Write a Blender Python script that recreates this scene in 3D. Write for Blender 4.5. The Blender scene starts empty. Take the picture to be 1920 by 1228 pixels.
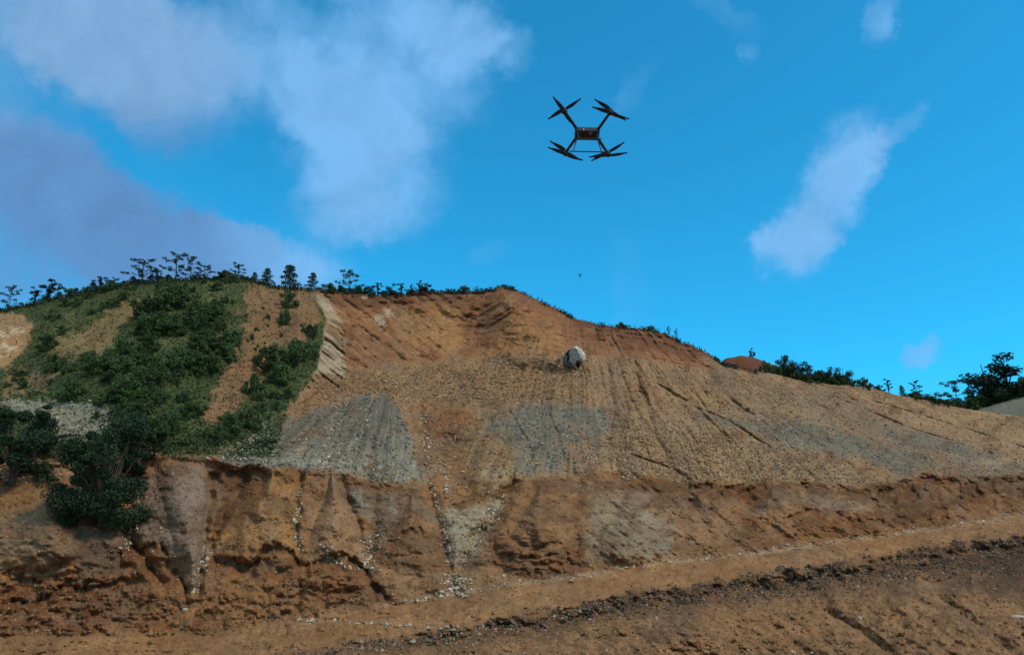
import bpy, math, random
import numpy as np
from mathutils import Vector, Matrix
rng = np.random.default_rng(7)
random.seed(7)
scene = bpy.context.scene
col = scene.collection
R = math.radians

# ------------------------------------------------------------------ camera
F = 1507.0                     # focal length in photograph pixels (1920 wide)
PITCH = R(17.0)
cam_data = bpy.data.cameras.new("camera")
cam_data.sensor_width = 36.0
cam_data.lens = 36.0 * F / 1920.0
cam_data.clip_start = 0.1
cam_data.clip_end = 9000.0
cam = bpy.data.objects.new("camera", cam_data)
cam.rotation_euler = (math.pi / 2 + PITCH, 0, 0)
col.objects.link(cam)
scene.camera = cam

# ------------------------------------------------------------------ light
SUN_EL, SUN_AZ = R(50), R(122)      # azimuth clockwise from +Y (view direction): from the right, a little behind the camera
sun_data = bpy.data.lights.new("sun", 'SUN')
sun_data.energy = 2.3
sun_data.angle = R(10)
sun_data.color = (1.0, 0.86, 0.68)
sun = bpy.data.objects.new("sun", sun_data)
sd = Vector((math.sin(SUN_AZ) * math.cos(SUN_EL), math.cos(SUN_AZ) * math.cos(SUN_EL), math.sin(SUN_EL)))
sun.rotation_euler = sd.to_track_quat('Z', 'Y').to_euler()
col.objects.link(sun)

scene.view_settings.view_transform = 'Standard'
scene.view_settings.look = 'None'
scene.view_settings.exposure = 0.0
scene.view_settings.gamma = 1.0
scene.view_settings.use_curve_mapping = False

world = bpy.data.worlds.new("World")
scene.world = world
world.use_nodes = True
wt = world.node_tree
wt.nodes.clear()

class NG:
    """tiny helper to write node maths"""
    def __init__(s, t): s.t = t
    def n(s, typ, **kw):
        nd = s.t.nodes.new(typ)
        for k, v in kw.items(): setattr(nd, k, v)
        return nd
    def put(s, sock, v):
        if hasattr(v, 'links') or hasattr(v, 'is_output'): s.t.links.new(v, sock)
        else: sock.default_value = v
    def m(s, op, a, b=0.0, c=None, clamp=False):
        nd = s.t.nodes.new('ShaderNodeMath'); nd.operation = op; nd.use_clamp = clamp
        s.put(nd.inputs[0], a); s.put(nd.inputs[1], b)
        if c is not None: s.put(nd.inputs[2], c)
        return nd.outputs[0]
    def v(s, op, a, b=None, out=0):
        nd = s.t.nodes.new('ShaderNodeVectorMath'); nd.operation = op
        s.put(nd.inputs[0], a)
        if b is not None: s.put(nd.inputs[1], b)
        return nd.outputs[out]
    def noise(s, vec, scale, detail=4, rough=0.55, dim='3D', out=0, dist=0.0):
        nd = s.t.nodes.new('ShaderNodeTexNoise'); nd.noise_dimensions = dim
        s.put(nd.inputs['Vector'], vec)
        nd.inputs['Scale'].default_value = scale; nd.inputs['Detail'].default_value = detail
        nd.inputs['Roughness'].default_value = rough; nd.inputs['Distortion'].default_value = dist
        return nd.outputs[out]
    def mr(s, x, a, b, c=0.0, d=1.0, smooth=False):
        nd = s.t.nodes.new('ShaderNodeMapRange'); nd.interpolation_type = 'SMOOTHSTEP' if smooth else 'LINEAR'
        s.put(nd.inputs[0], x)
        for i, q in enumerate((a, b, c, d)): s.put(nd.inputs[i + 1], q)
        return nd.outputs[0]
    def mix(s, f, a, b, blend='MIX'):
        nd = s.t.nodes.new('ShaderNodeMix'); nd.data_type = 'RGBA'; nd.blend_type = blend
        s.put(nd.inputs[0], f)
        for k, q in ((6, a), (7, b)):
            if isinstance(q, tuple) and len(q) == 3: q = q + (1.0,)
            s.put(nd.inputs[k], q)
        return nd.outputs[2]
    def comb(s, x, y, z=0.0):
        nd = s.t.nodes.new('ShaderNodeCombineXYZ')
        for i, q in enumerate((x, y, z)): s.put(nd.inputs[i], q)
        return nd.outputs[0]

g = NG(wt)
gen = g.n('ShaderNodeTexCoord').outputs['Generated']
sky = g.n('ShaderNodeTexSky', sky_type='NISHITA')
sky.sun_disc = False
sky.sun_elevation = SUN_EL
sky.sun_rotation = SUN_AZ
sky.altitude = 1500
sky.air_density = 1.0
sky.dust_density = 0.6
sky.ozone_density = 3.0
sep = g.n('ShaderNodeSeparateColor'); wt.links.new(sky.outputs[0], sep.inputs[0])
cmb = g.n('ShaderNodeCombineColor')
SKYS = 0.15
TINT = (0.16, 1.36, 1.52)
for i in range(3):
    wt.links.new(g.m('MULTIPLY', sep.outputs[i], TINT[i]), cmb.inputs[i])
gz = g.v('DOT_PRODUCT', gen, (0, 0, 1), out=1)
blue = g.mix(g.mr(gz, 0.02, 0.24, 1.0, 0.0, smooth=True), cmb.outputs[0], (0.09 / SKYS, 0.56 / SKYS, 0.92 / SKYS))
# clouds: soft banks placed on a fixed plane north of the viewer, plus pale cloud added elsewhere to whiten the fill
fw = (0, math.cos(PITCH), math.sin(PITCH)); up = (0, -math.sin(PITCH), math.cos(PITCH))
dfw = g.v('DOT_PRODUCT', gen, fw, out=1)
dup_ = g.v('DOT_PRODUCT', gen, up, out=1)
dx = g.v('DOT_PRODUCT', gen, (1, 0, 0), out=1)
den = g.m('MAXIMUM', dfw, 0.05)
cu = g.m('ADD', g.m('MULTIPLY', g.m('DIVIDE', dx, den), F / 100), 9.6)
cv = g.m('SUBTRACT', 6.14, g.m('MULTIPLY', g.m('DIVIDE', dup_, den), F / 100))
flat = g.comb(cu, cv)
w1 = g.noise(flat, 0.5, 5, 0.52, out=1)
w1 = g.v('SUBTRACT', w1, (0.5, 0.5, 0.5))
w1n = g.t.nodes.new('ShaderNodeVectorMath'); w1n.operation = 'SCALE'
wt.links.new(w1, w1n.inputs[0]); w1n.inputs[3].default_value = 1.35
pos = g.v('ADD', flat, w1n.outputs[0])
w2 = g.v('SUBTRACT', g.noise(flat, 2.2, 5, 0.6, out=1), (0.5, 0.5, 0.5))
w2n = g.t.nodes.new('ShaderNodeVectorMath'); w2n.operation = 'SCALE'
wt.links.new(w2, w2n.inputs[0]); w2n.inputs[3].default_value = 0.7
pos = g.v('ADD', pos, w2n.outputs[0])
BL = [  # x, y, rx, ry, turn, strength
 (215, 60, 230, 120, 25, .85), (335, 180, 120, 120, 35, .75), (40, 50, 200, 100, 10, .6), (140, 130, 150, 60, 30, .45), (270, 15, 110, 45, 0, .5),
 (40, 270, 150, 95, 25, .75), (110, 370, 230, 95, 32, .8), (260, 440, 230, 85, 25, .8), (40, 500, 270, 110, 0, .85), (470, 470, 150, 45, 10, .4),
 (500, 490, 150, 60, 5, .85), (370, 500, 170, 70, 5, .6),
 (730, 115, 185, 150, -15, .8), (850, 40, 90, 80, 0, .6), (950, 85, 60, 45, 30, .5), (650, 215, 120, 100, 20, .6),
 (690, 320, 150, 110, 20, .75), (640, 385, 110, 65, 0, .5), (470, 60, 100, 110, 20, .55), (550, 170, 100, 70, 20, .4),
 (1545, 385, 138, 60, -52, .75), (1500, 440, 72, 48, -20, .6), (1660, 265, 85, 26, -35, .6), (1590, 290, 100, 65, -50, .6),
 (1668, 30, 34, 52, 15, .6), (1745, 658, 34, 26, 0, .75), (1412, 92, 18, 26, 0, .35), (1350, 15, 80, 26, 25, .3),
 (1190, 170, 26, 70, 25, .2), (905, 485, 45, 18, -10, .28), (1180, 540, 40, 90, 0, .18)]
tot = None
for (bx, by, rx, ry, an, st) in BL:
    a = R(an)
    d = g.v('SUBTRACT', pos, (bx / 100, by / 100, 0))
    ex = g.v('DOT_PRODUCT', d, (math.cos(a) / rx * 100, math.sin(a) / rx * 100, 0), out=1)
    ey = g.v('DOT_PRODUCT', d, (-math.sin(a) / ry * 100, math.cos(a) / ry * 100, 0), out=1)
    r2 = g.m('ADD', g.m('MULTIPLY', ex, ex), g.m('MULTIPLY', ey, ey))
    f = g.mr(r2, 1.9, 0.0, 0.0, st, smooth=True)
    tot = f if tot is None else g.m('ADD', tot, f)
fine = g.noise(g.v('MULTIPLY', flat, (1.0, 0.8, 1.0)), 1.1, 6, 0.58, dist=0.6)
tot = g.m('ADD', tot, g.m('MULTIPLY', g.m('SUBTRACT', fine, 0.5), g.mr(tot, 0.0, 0.35, 0.0, 0.8)))
front = g.mr(tot, -0.05, 1.3, 0.0, 0.93, smooth=True)
# out of view: pale cloud added to whiten the fill light
gn = g.noise(g.v('MULTIPLY', gen, (1.0, 1.0, 2.2)), 2.2, 6, 0.6)
back = g.mr(gn, 0.44, 0.60, 0.0, 0.9, smooth=True)
infront = g.mr(dfw, 0.38, 0.62, 0.0, 1.0, smooth=True)
alpha = g.m('ADD', g.m('MULTIPLY', front, infront), g.m('MULTIPLY', back, g.m('SUBTRACT', 1.0, infront)))
K = 1.0 / SKYS
cl_dark = (0.120 * K, 0.275 * K, 0.55 * K); cl_mid = (0.215 * K, 0.415 * K, 0.70 * K); cl_pale = (0.20 * K, 0.48 * K, 0.86 * K)
cn = g.noise(flat, 0.5, 4, 0.5)
low = g.mr(g.m('ADD', cv, g.m('MULTIPLY', cn, 1.5)), 2.3, 3.6, 0.0, 1.0, smooth=True)
lc = g.mix(low, cl_mid, cl_dark)
lc = g.mix(g.mr(cu, 3.2, 6.0, 0.0, 1.0, smooth=True), lc, cl_pale)
backc = (0.75 * K, 0.72 * K, 0.68 * K)
cc = g.mix(infront, backc, lc)
var = g.mr(fine, 0.3, 0.7, 0.93, 1.10)
sc_ = wt.nodes.new('ShaderNodeVectorMath'); sc_.operation = 'SCALE'
wt.links.new(cc, sc_.inputs[0]); wt.links.new(var, sc_.inputs[3])
skycol = g.mix(alpha, blue, sc_.outputs[0])
bg = g.n('ShaderNodeBackground')
wt.links.new(skycol, bg.inputs[0]); bg.inputs[1].default_value = SKYS
wo = g.n('ShaderNodeOutputWorld'); wt.links.new(bg.outputs[0], wo.inputs[0])

# ------------------------------------------------------------------ helpers
def mesh_obj(name, verts, faces, mat=None, parent=None, smooth=False, link=True, cols=None, mats=None, midx=None, attr2=None):
    """faces: (n,3) or (n,4) int array, or list of polygons"""
    me = bpy.data.meshes.new(name)
    verts = np.asarray(verts, dtype=np.float32)
    if isinstance(faces, np.ndarray):
        k = faces.shape[1]; n = len(faces)
        me.vertices.add(len(verts)); me.vertices.foreach_set('co', verts.ravel())
        me.loops.add(n * k); me.loops.foreach_set('vertex_index', faces.astype(np.int32).ravel())
        me.polygons.add(n); me.polygons.foreach_set('loop_start', np.arange(0, n * k, k, dtype=np.int32))
        me.update(calc_edges=True)
    else:
        me.from_pydata([tuple(v) for v in verts], [], faces); me.update()
    if smooth: me.polygons.foreach_set('use_smooth', np.ones(len(me.polygons), dtype=bool))
    else: me.polygons.foreach_set('use_smooth', np.zeros(len(me.polygons), dtype=bool))
    if cols is not None:
        a = me.color_attributes.new('soil', 'FLOAT_COLOR', 'POINT')
        c4 = np.ones((len(verts), 4), dtype=np.float32); c4[:, :cols.shape[1]] = cols
        a.data.foreach_set('color', c4.ravel())
    for mm in (mats or ([mat] if mat else [])): me.materials.append(mm)
    if midx is not None: me.polygons.foreach_set('material_index', np.asarray(midx, dtype=np.int32))
    o = bpy.data.objects.new(name, me)
    if link: col.objects.link(o)
    if parent is not None: o.parent = parent
    return o

def tag(o, label=None, cat=None, group=None, kind=None):
    if label: o['label'] = label
    if cat: o['category'] = cat
    if group: o['group'] = group
    if kind: o['kind'] = kind
    return o

def hash2(ix, iy, seed):
    h = (ix.astype(np.uint32) * np.uint32(374761393) + iy.astype(np.uint32) * np.uint32(668265263) + np.uint32(seed * 2654435 + 97))
    h = (h ^ (h >> np.uint32(13))) * np.uint32(1274126177)
    h = h ^ (h >> np.uint32(16))
    return (h & np.uint32(0xffffff)).astype(np.float32) / np.float32(0xffffff)

def vnoise(x, y, seed=0):
    x0 = np.floor(x); y0 = np.floor(y)
    fx = (x - x0).astype(np.float32); fy = (y - y0).astype(np.float32)
    ix = x0.astype(np.int64); iy = y0.astype(np.int64)
    sx = fx * fx * (3 - 2 * fx); sy = fy * fy * (3 - 2 * fy)
    a = hash2(ix, iy, seed); b = hash2(ix + 1, iy, seed); c = hash2(ix, iy + 1, seed); d = hash2(ix + 1, iy + 1, seed)
    return (a + (b - a) * sx) * (1 - sy) + (c + (d - c) * sx) * sy      # 0..1

def fbm(x, y, seed=0, oct=4, gain=0.5, ridged=False):
    s = 0; amp = 1; tot = 0
    for k in range(oct):
        n = vnoise(x * 2 ** k + 17.3 * k, y * 2 ** k - 9.1 * k, seed + k) * 2 - 1
        if ridged: n = 1 - 2 * np.abs(n)
        s = s + amp * n; tot += amp; amp *= gain
    return s / tot

def sstep(a, b, x):
    t = np.clip((x - a) / (b - a), 0, 1); return t * t * (3 - 2 * t)

def ray(u, v):
    """photo pixel -> direction with y = 1"""
    xc = (u - 960.0) / F; yc = (614.0 - v) / F
    dy = math.cos(PITCH) - yc * math.sin(PITCH)
    dz = math.sin(PITCH) + yc * math.cos(PITCH)
    return xc / dy, dz / dy

def curve(pts):
    p = np.array(pts, dtype=float); return lambda u: np.interp(u, p[:, 0], p[:, 1])

# ------------------------------------------------------------------ the hill: five key lines across the slope
C0 = curve([(-900, 640), (-200, 600), (0, 580), (60, 572), (100, 560), (150, 551), (200, 540), (250, 530), (330, 525), (400, 523), (450, 522), (475, 527), (520, 538), (560, 541),
            (590, 543), (640, 549), (690, 553), (740, 554), (800, 546), (870, 547), (905, 546), (925, 541), (943, 537), (965, 543), (1000, 558), (1040, 577), (1080, 598), (1110, 606),
            (1160, 612), (1220, 617), (1250, 627), (1280, 641), (1320, 658), (1355, 682), (1400, 694), (1450, 701), (1500, 713), (1560, 721), (1600, 723), (1640, 729),
            (1680, 740), (1740, 751), (1790, 762), (1830, 769), (1920, 781), (2100, 800), (2800, 860)])
C1 = curve([(-900, 760), (0, 700), (300, 700), (520, 725), (590, 712), (640, 697), (700, 690), (850, 674), (960, 666), (1060, 668), (1200, 674), (1300, 690), (1400, 712),
            (1600, 745), (1920, 803), (2800, 885)])
C2 = curve([(-900, 960), (0, 905), (150, 890), (250, 862), (300, 857), (395, 860), (450, 872), (540, 870), (600, 880), (680, 898), (780, 906), (810, 912), (880, 905), (960, 892), (1000, 900),
            (1060, 892), (1140, 886), (1230, 890), (1280, 906), (1340, 901), (1400, 907), (1460, 899), (1540, 906), (1620, 910), (1680, 901), (1740, 887), (1800, 891),
            (1860, 894), (1920, 887), (2100, 880), (2800, 900)])
C3 = curve([(-900, 1200), (0, 1188), (200, 1192), (400, 1184), (500, 1168), (600, 1148), (700, 1136), (830, 1119), (900, 1105), (1100, 1076), (1250, 1052), (1400, 1039), (1600, 1011),
            (1700, 998), (1800, 984), (1920, 962), (2100, 935), (2800, 945)])
C4 = curve([(-900, 1250), (0, 1246), (300, 1240), (600, 1218), (700, 1203), (870, 1176), (1000, 1152), (1100, 1131), (1200, 1112), (1350, 1092), (1480, 1070), (1620, 1050), (1700, 1034),
            (1800, 1020), (1920, 1002), (2100, 975), (2800, 985)])
D0 = curve([(-900, 118), (0, 117), (440, 117), (560, 120), (600, 128), (640, 131), (800, 133), (1000, 132), (1250, 130), (1355, 124), (1600, 129), (1920, 144), (2800, 170)])
D1 = curve([(-900, 98), (0, 98), (440, 99), (560, 103), (640, 110), (800, 113), (1060, 114.5), (1300, 117), (1400, 119.5), (1600, 126), (1920, 140), (2800, 165)])
D2 = curve([(-900, 74), (0, 72), (300, 75), (900, 82), (1400, 94), (1920, 106), (2800, 125)])
D3 = curve([(-900, 60), (0, 60), (500, 63), (900, 67), (1400, 80), (1920, 96), (2800, 112)])
D4 = curve([(-900, 53), (0, 53), (500, 55), (900, 60), (1400, 73), (1920, 88), (2800, 102)])
D5 = curve([(-900, 43), (0, 44), (960, 46), (1920, 52), (2800, 58)])

ucols = np.concatenate([np.linspace(-900, -40, 60, endpoint=False), np.arange(-40, 1962, 1.9), np.linspace(1964, 2800, 60)])
NU = len(ucols)
secs = [(C0, C1, 84), (C1, C2, 124), (C2, C3, 128), (C3, C4, 34), (C4, None, 100)]
rows = []; tk = []; sec_id = []
jit = 2.2 * fbm(ucols / 16, ucols * 0, 3, 4) + 1.6 * fbm(ucols / 5, ucols * 0, 9, 2)
jit = jit * (ucols < 1340) + 0.35 * jit * (ucols >= 1340)
jj = {0: jit, 1: 4 * fbm(ucols / 60, ucols * 0, 4, 3), 2: 6 * fbm(ucols / 28, ucols * 0, 5, 4), 3: 4 * fbm(ucols / 40, ucols * 0 + 3, 6, 4), 4: 7 * fbm(ucols / 30, ucols * 0, 7, 4)}
lines = [C0(ucols) + jj[0], C1(ucols) + jj[1], C2(ucols) + jj[2] * .8, C3(ucols) + jj[3] * .6, C4(ucols) + jj[4] * .8, np.full(NU, 1262.0) + 8]
lines[1] = np.maximum(lines[1], lines[0] + 9)
Ds = [D0(ucols), D1(ucols), D2(ucols), D3(ucols), D4(ucols), D5(ucols)]
counts = [84, 124, 128, 34, 100]
V = []; D = []; SEC = []
for k in range(5):
    n = counts[k]
    for j in range(n):
        t = j / n
        V.append(lines[k] * (1 - t) + lines[k + 1] * t)
        D.append(Ds[k] * (1 - t) + Ds[k + 1] * t); SEC.append(k)
V.append(lines[5]); D.append(Ds[5]); SEC.append(4)
V = np.array(V); SEC = np.array(SEC)
smooth_l = np.array([C0(ucols), np.maximum(C1(ucols), C0(ucols) + 9), C2(ucols), C3(ucols), C4(ucols), np.full(NU, 1270.0)]); Dk = np.array(Ds)
Vs_ = V + 5 * fbm(np.broadcast_to(ucols, V.shape) / 70, V / 50, 19, 3)
D = np.array([np.interp(Vs_[:, i], smooth_l[:, i], Dk[:, i]) for i in range(NU)]).T
D[0] = Dk[0]
NR = len(SEC)
U = np.broadcast_to(ucols, V.shape).copy()
rowstart = np.concatenate([[0], np.cumsum(counts)])
# world-ish surface coordinates for the noises
rx, rz = ray(U, V)
WX = rx * D; WS = 0.6 * D + 0.8 * rz * D
# soften the creases of the base profile
for _ in range(14):
    Dm = D.copy(); Dm[1:-1] = 0.25 * D[:-2] + 0.5 * D[1:-1] + 0.25 * D[2:]
    D = Dm

wob_u = 9 * fbm(U / 55, V / 55, 31, 3); wob_v = 7 * fbm(U / 45, V / 45, 32, 3)
Uw = U + wob_u; Vw = V + wob_v

def fan(u0, v0):
    return np.arctan2(Uw - u0, np.maximum(Vw - v0, 4)), np.hypot(Uw - u0, V - v0)

left = U < 640
bnd = np.interp(V, [520, 545, 600, 650, 700, 760, 860], [586, 590, 612, 604, 590, 545, 505])     # rim of the wooded spur
end_ = np.interp(V, [520, 545, 600, 650, 700, 760, 860], [592, 600, 638, 643, 648, 610, 560])
between01 = (SEC[:, None] <= 1) * 1.0
spur = sstep(end_, bnd, U) * sstep(0.0, 1.0, (V - lines[0]) / 45.0) * (1 - sstep(800, 880, V))
wood = (1 - sstep(bnd - 4, bnd + 6, U + 5 * fbm(U / 14, V / 14, 8, 3))) * (1 - sstep(845, 866, V + 5 * fbm(U / 20, V / 20, 88, 3)))
# ---- big forms (metres away from the viewer, minus = towards)
def bump(cu_, cv_, ru, rv, h, rot=0):
    a = R(rot); x = (U - cu_) * math.cos(a) + (V - cv_) * math.sin(a); y = -(U - cu_) * math.sin(a) + (V - cv_) * math.cos(a)
    return h * np.exp(-(x / ru) ** 2 - (y / rv) ** 2)
rel = np.zeros_like(V)
rel -= 6.5 * spur
rel += bump(230, 700, 190, 80, -7, -12) + bump(60, 690, 60, 60, 5) + bump(180, 640, 60, 50, 3, -30) + bump(500, 660, 40, 80, 2.5, 20)
rel += bump(885, 628, 50, 42, 4.5) + bump(760, 600, 60, 50, 1.5)
mu = np.interp(V, [536, 600, 670], [944, 985, 1010])
rel -= 4.5 * np.exp(-((U - mu) / (26 + (V - 536) * 0.35).clip(20, 80)) ** 2) * sstep(536, 570, V) * (1 - sstep(655, 705, V))
rel += bump(1120, 648, 40, 16, 1.5) + bump(1210, 645, 60, 20, 2)
rel += bump(715, 790, 90, 90, -4.5, -20) + bump(560, 830, 110, 50, -1.5, -20)
rel += bump(845, 850, 42, 85, 2.4) + bump(1020, 830, 90, 50, -1.2)
rel += bump(1000, 960, 60, 70, -2.8) + bump(1180, 980, 90, 60, -1.0) + bump(1560, 960, 120, 50, -1.2)
rel += bump(100, 1010, 130, 60, -2.0) + bump(330, 980, 70, 80, -1.2) + bump(620, 1090, 70, 30, -1.5)
rel += bump(1290, 1190, 110, 50, -4.0, -20) + bump(960, 1240, 90, 30, -2) + bump(1700, 1150, 150, 60, -2.0, 20) + bump(620, 1230, 200, 25, -1) + bump(1500, 1210, 80, 60, 2.0)
# ditch full of rubble under the road
edge4 = V - lines[4]
rub_w = np.interp(U, [-900, 380, 700, 1000, 1400, 1920, 2800], [0, 0, 22, 34, 48, 70, 70])
ditch = sstep(-6, 26, edge4 + 14 * fbm(U / 22, V / 14, 304, 4)) * (1 - sstep(0.6, 1.5, edge4 / np.maximum(rub_w, 1)))
rel += 1.8 * ditch * sstep(500, 900, U)

# ---- earth cones under the lip: narrow at the top, spreading downwards
def cone(ax, ay, lx, ly, rx_, ry, h, pw=0.75):
    vb = (ly + ry) / 2; t = np.clip((Vw * .4 + V * .6 - ay) / (vb - ay), 0, 1.25)
    l = ax - 3 + (lx - ax) * t; r_e = ax + 3 + (rx_ - ax) * t
    m = np.clip(np.minimum(U * .5 + Uw * .5 - l, r_e - U * .5 - Uw * .5) / ((r_e - l) / 2), 0, 1)
    m = np.sin(m * math.pi / 2) * (0.8 + 0.4 * vnoise(U / 30, V / 24, 602))
    return m * sstep(ay - 12, ay + 25, V) * (1 - sstep(0.72, 1.2, t + .14 * fbm(U / 20, V / 20, 601, 3)))
CN = [cone(512, 892, 402, 1045, 557, 1050, 1), cone(625, 890, 566, 1050, 692, 1065, 1), cone(772, 932, 712, 1040, 836, 1050, 1), cone(1012, 912, 928, 1060, 1088, 1060, 1), cone(1182, 920, 1092, 1062, 1300, 1050, 1),
      cone(90, 930, -60, 1080, 200, 1070, 1), cone(1590, 920, 1480, 1010, 1740, 990, 1)]
CH = [2.5, 2.2, 1.9, 2.1, 1.6, 1.6, 1.3]
for m_, h_ in zip(CN, CH): rel -= m_ * h_
pur = cone(366, 1108, 282, 872, 396, 872, 1) if False else np.clip(np.minimum(U - np.interp(V, [870, 1108], [286, 350]), np.interp(V, [870, 1108], [396, 378]) - U) / 40, 0, 1) * sstep(862, 885, V) * (1 - sstep(1085, 1110, V))
rel -= np.sin(pur * math.pi / 2) * 1.5
# ---- gullies: v-shaped cuts following a line down the slope
def gully(pts, depth, w0, w1, wob=4.0, fade=25.0):
    p = np.array(pts, dtype=float)
    ug = np.interp(V, p[:, 1], p[:, 0]) + wob * fbm(V / 24, V * 0 + depth * 3.1 + p[0, 0], 77, 3) * 1.6
    t = np.clip((V - p[0, 1]) / (p[-1, 1] - p[0, 1]), 0, 1)
    w = w0 + (w1 - w0) * t
    f = np.clip(1 - np.abs(U - ug) / w, 0, 1) ** 1.2
    return depth * f * sstep(p[0, 1] - fade, p[0, 1] + 4, V) * (1 - sstep(p[-1, 1], p[-1, 1] + fade, V))
gl = 0
GUL = [([(400, 900), (385, 1000), (372, 1110)], 0.7, 14, 12), ([(562, 900), (558, 1000), (562, 1150)], 0.6, 9, 10), ([(462, 900), (420, 960), (395, 1020)], 1.2, 26, 10),
       ([(705, 925), (702, 1000), (688, 1075)], 0.8, 30, 22), ([(640, 900), (665, 960), (690, 1040)], 0.5, 12, 10),
       ([(789, 760), (797, 880), (820, 970), (842, 1060), (852, 1112)], 1.1, 12, 30), ([(962, 905), (922, 975), (866, 1062)], 1.8, 26, 30),
       ([(1086, 900), (1078, 985), (1086, 1060)], 0.5, 16, 16), ([(1290, 930), (1330, 1000)], 0.9, 20, 16), ([(250, 900), (238, 1000), (300, 1090)], 1.2, 30, 20),
       ([(1136, 668), (1152, 770), (1140, 822), (1165, 885)], 0.75, 9, 12), ([(1190, 680), (1222, 800), (1262, 885)], 0.7, 8, 10),
       ([(1232, 720), (1300, 762), (1372, 826)], 0.7, 8, 9), ([(1296, 760), (1372, 790), (1440, 838)], 0.6, 8, 7), ([(1180, 850), (1262, 880), (1290, 900)], 0.9, 10, 16),
       ([(1372, 750), (1440, 800), (1500, 850)], 0.5, 7, 7), ([(1560, 742), (1700, 800), (1860, 850)], 0.5, 8, 8), ([(1640, 752), (1800, 800), (1960, 850)], 0.5, 8, 8),
       ([(955, 770), (990, 830), (1000, 870)], 0.4, 5, 6), ([(1030, 775), (1045, 820), (1062, 862)], 0.45, 5, 6),
       ([(690, 770), (660, 800), (600, 860)], 0.6, 6, 7), ([(640, 762), (590, 800), (520, 850)], 0.6, 6, 7), ([(720, 760), (700, 820), (690, 890)], 0.5, 7, 9),
       ([(500, 560), (470, 640), (440, 720)], 0.8, 12, 14), ([(1540, 1140), (1640, 1200), (1700, 1260)], 1.0, 30, 22), ([(1400, 1130), (1480, 1200), (1560, 1260)], 0.9, 26, 20),
       ([(1760, 1120), (1860, 1190), (1940, 1260)], 1.0, 24, 20), ([(1120, 1200), (1090, 1260)], 0.8, 24, 20)]
gsum = np.zeros_like(V)
for pp, dp, a_, b_ in GUL: gsum = np.maximum(gsum, gully(pp, dp, a_, b_))
rel += gsum * np.where(SEC[:, None] == 2, 1.35, 1.25)
rel += 0.0

# ---- scarps: the ground breaks away under a line, so a lip overhangs a hollow
dark = np.zeros_like(V)  # mask for the shade painted below the scarp lines
rag1 = fbm(U / 15, V / 12, 55, 5, 0.6); rag2 = fbm(U / 4.5, V / 4.5, 56, 3); rag3 = vnoise(U / 19, V / 19, 66); rag4 = vnoise(U / 11 + 3, V / 16, 67) * 0.6 + 0.4 * vnoise(U / 42, V / 42, 68)
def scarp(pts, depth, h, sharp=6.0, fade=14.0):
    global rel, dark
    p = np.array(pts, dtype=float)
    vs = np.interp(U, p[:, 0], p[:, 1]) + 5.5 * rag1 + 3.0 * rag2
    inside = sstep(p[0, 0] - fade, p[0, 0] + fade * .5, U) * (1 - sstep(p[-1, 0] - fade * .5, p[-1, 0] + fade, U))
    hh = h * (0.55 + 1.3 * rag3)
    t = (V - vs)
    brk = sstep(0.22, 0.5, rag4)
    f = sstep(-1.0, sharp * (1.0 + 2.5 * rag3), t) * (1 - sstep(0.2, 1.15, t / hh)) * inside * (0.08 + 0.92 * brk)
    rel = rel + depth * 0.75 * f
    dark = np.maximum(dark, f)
lip = lambda a, b: [(x, float(np.interp(x, ucols, lines[2]))) for x in np.arange(a, b + 1, 4)]
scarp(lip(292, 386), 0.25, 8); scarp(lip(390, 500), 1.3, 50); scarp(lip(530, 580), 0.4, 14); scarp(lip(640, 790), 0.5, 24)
scarp(lip(1000, 1100), 0.6, 22); scarp(lip(1130, 1300), 0.5, 16); scarp(lip(1290, 1520), 1.1, 48); scarp(lip(1500, 1640), 1.2, 26); scarp(lip(1640, 2000), 1.6, 70)
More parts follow.
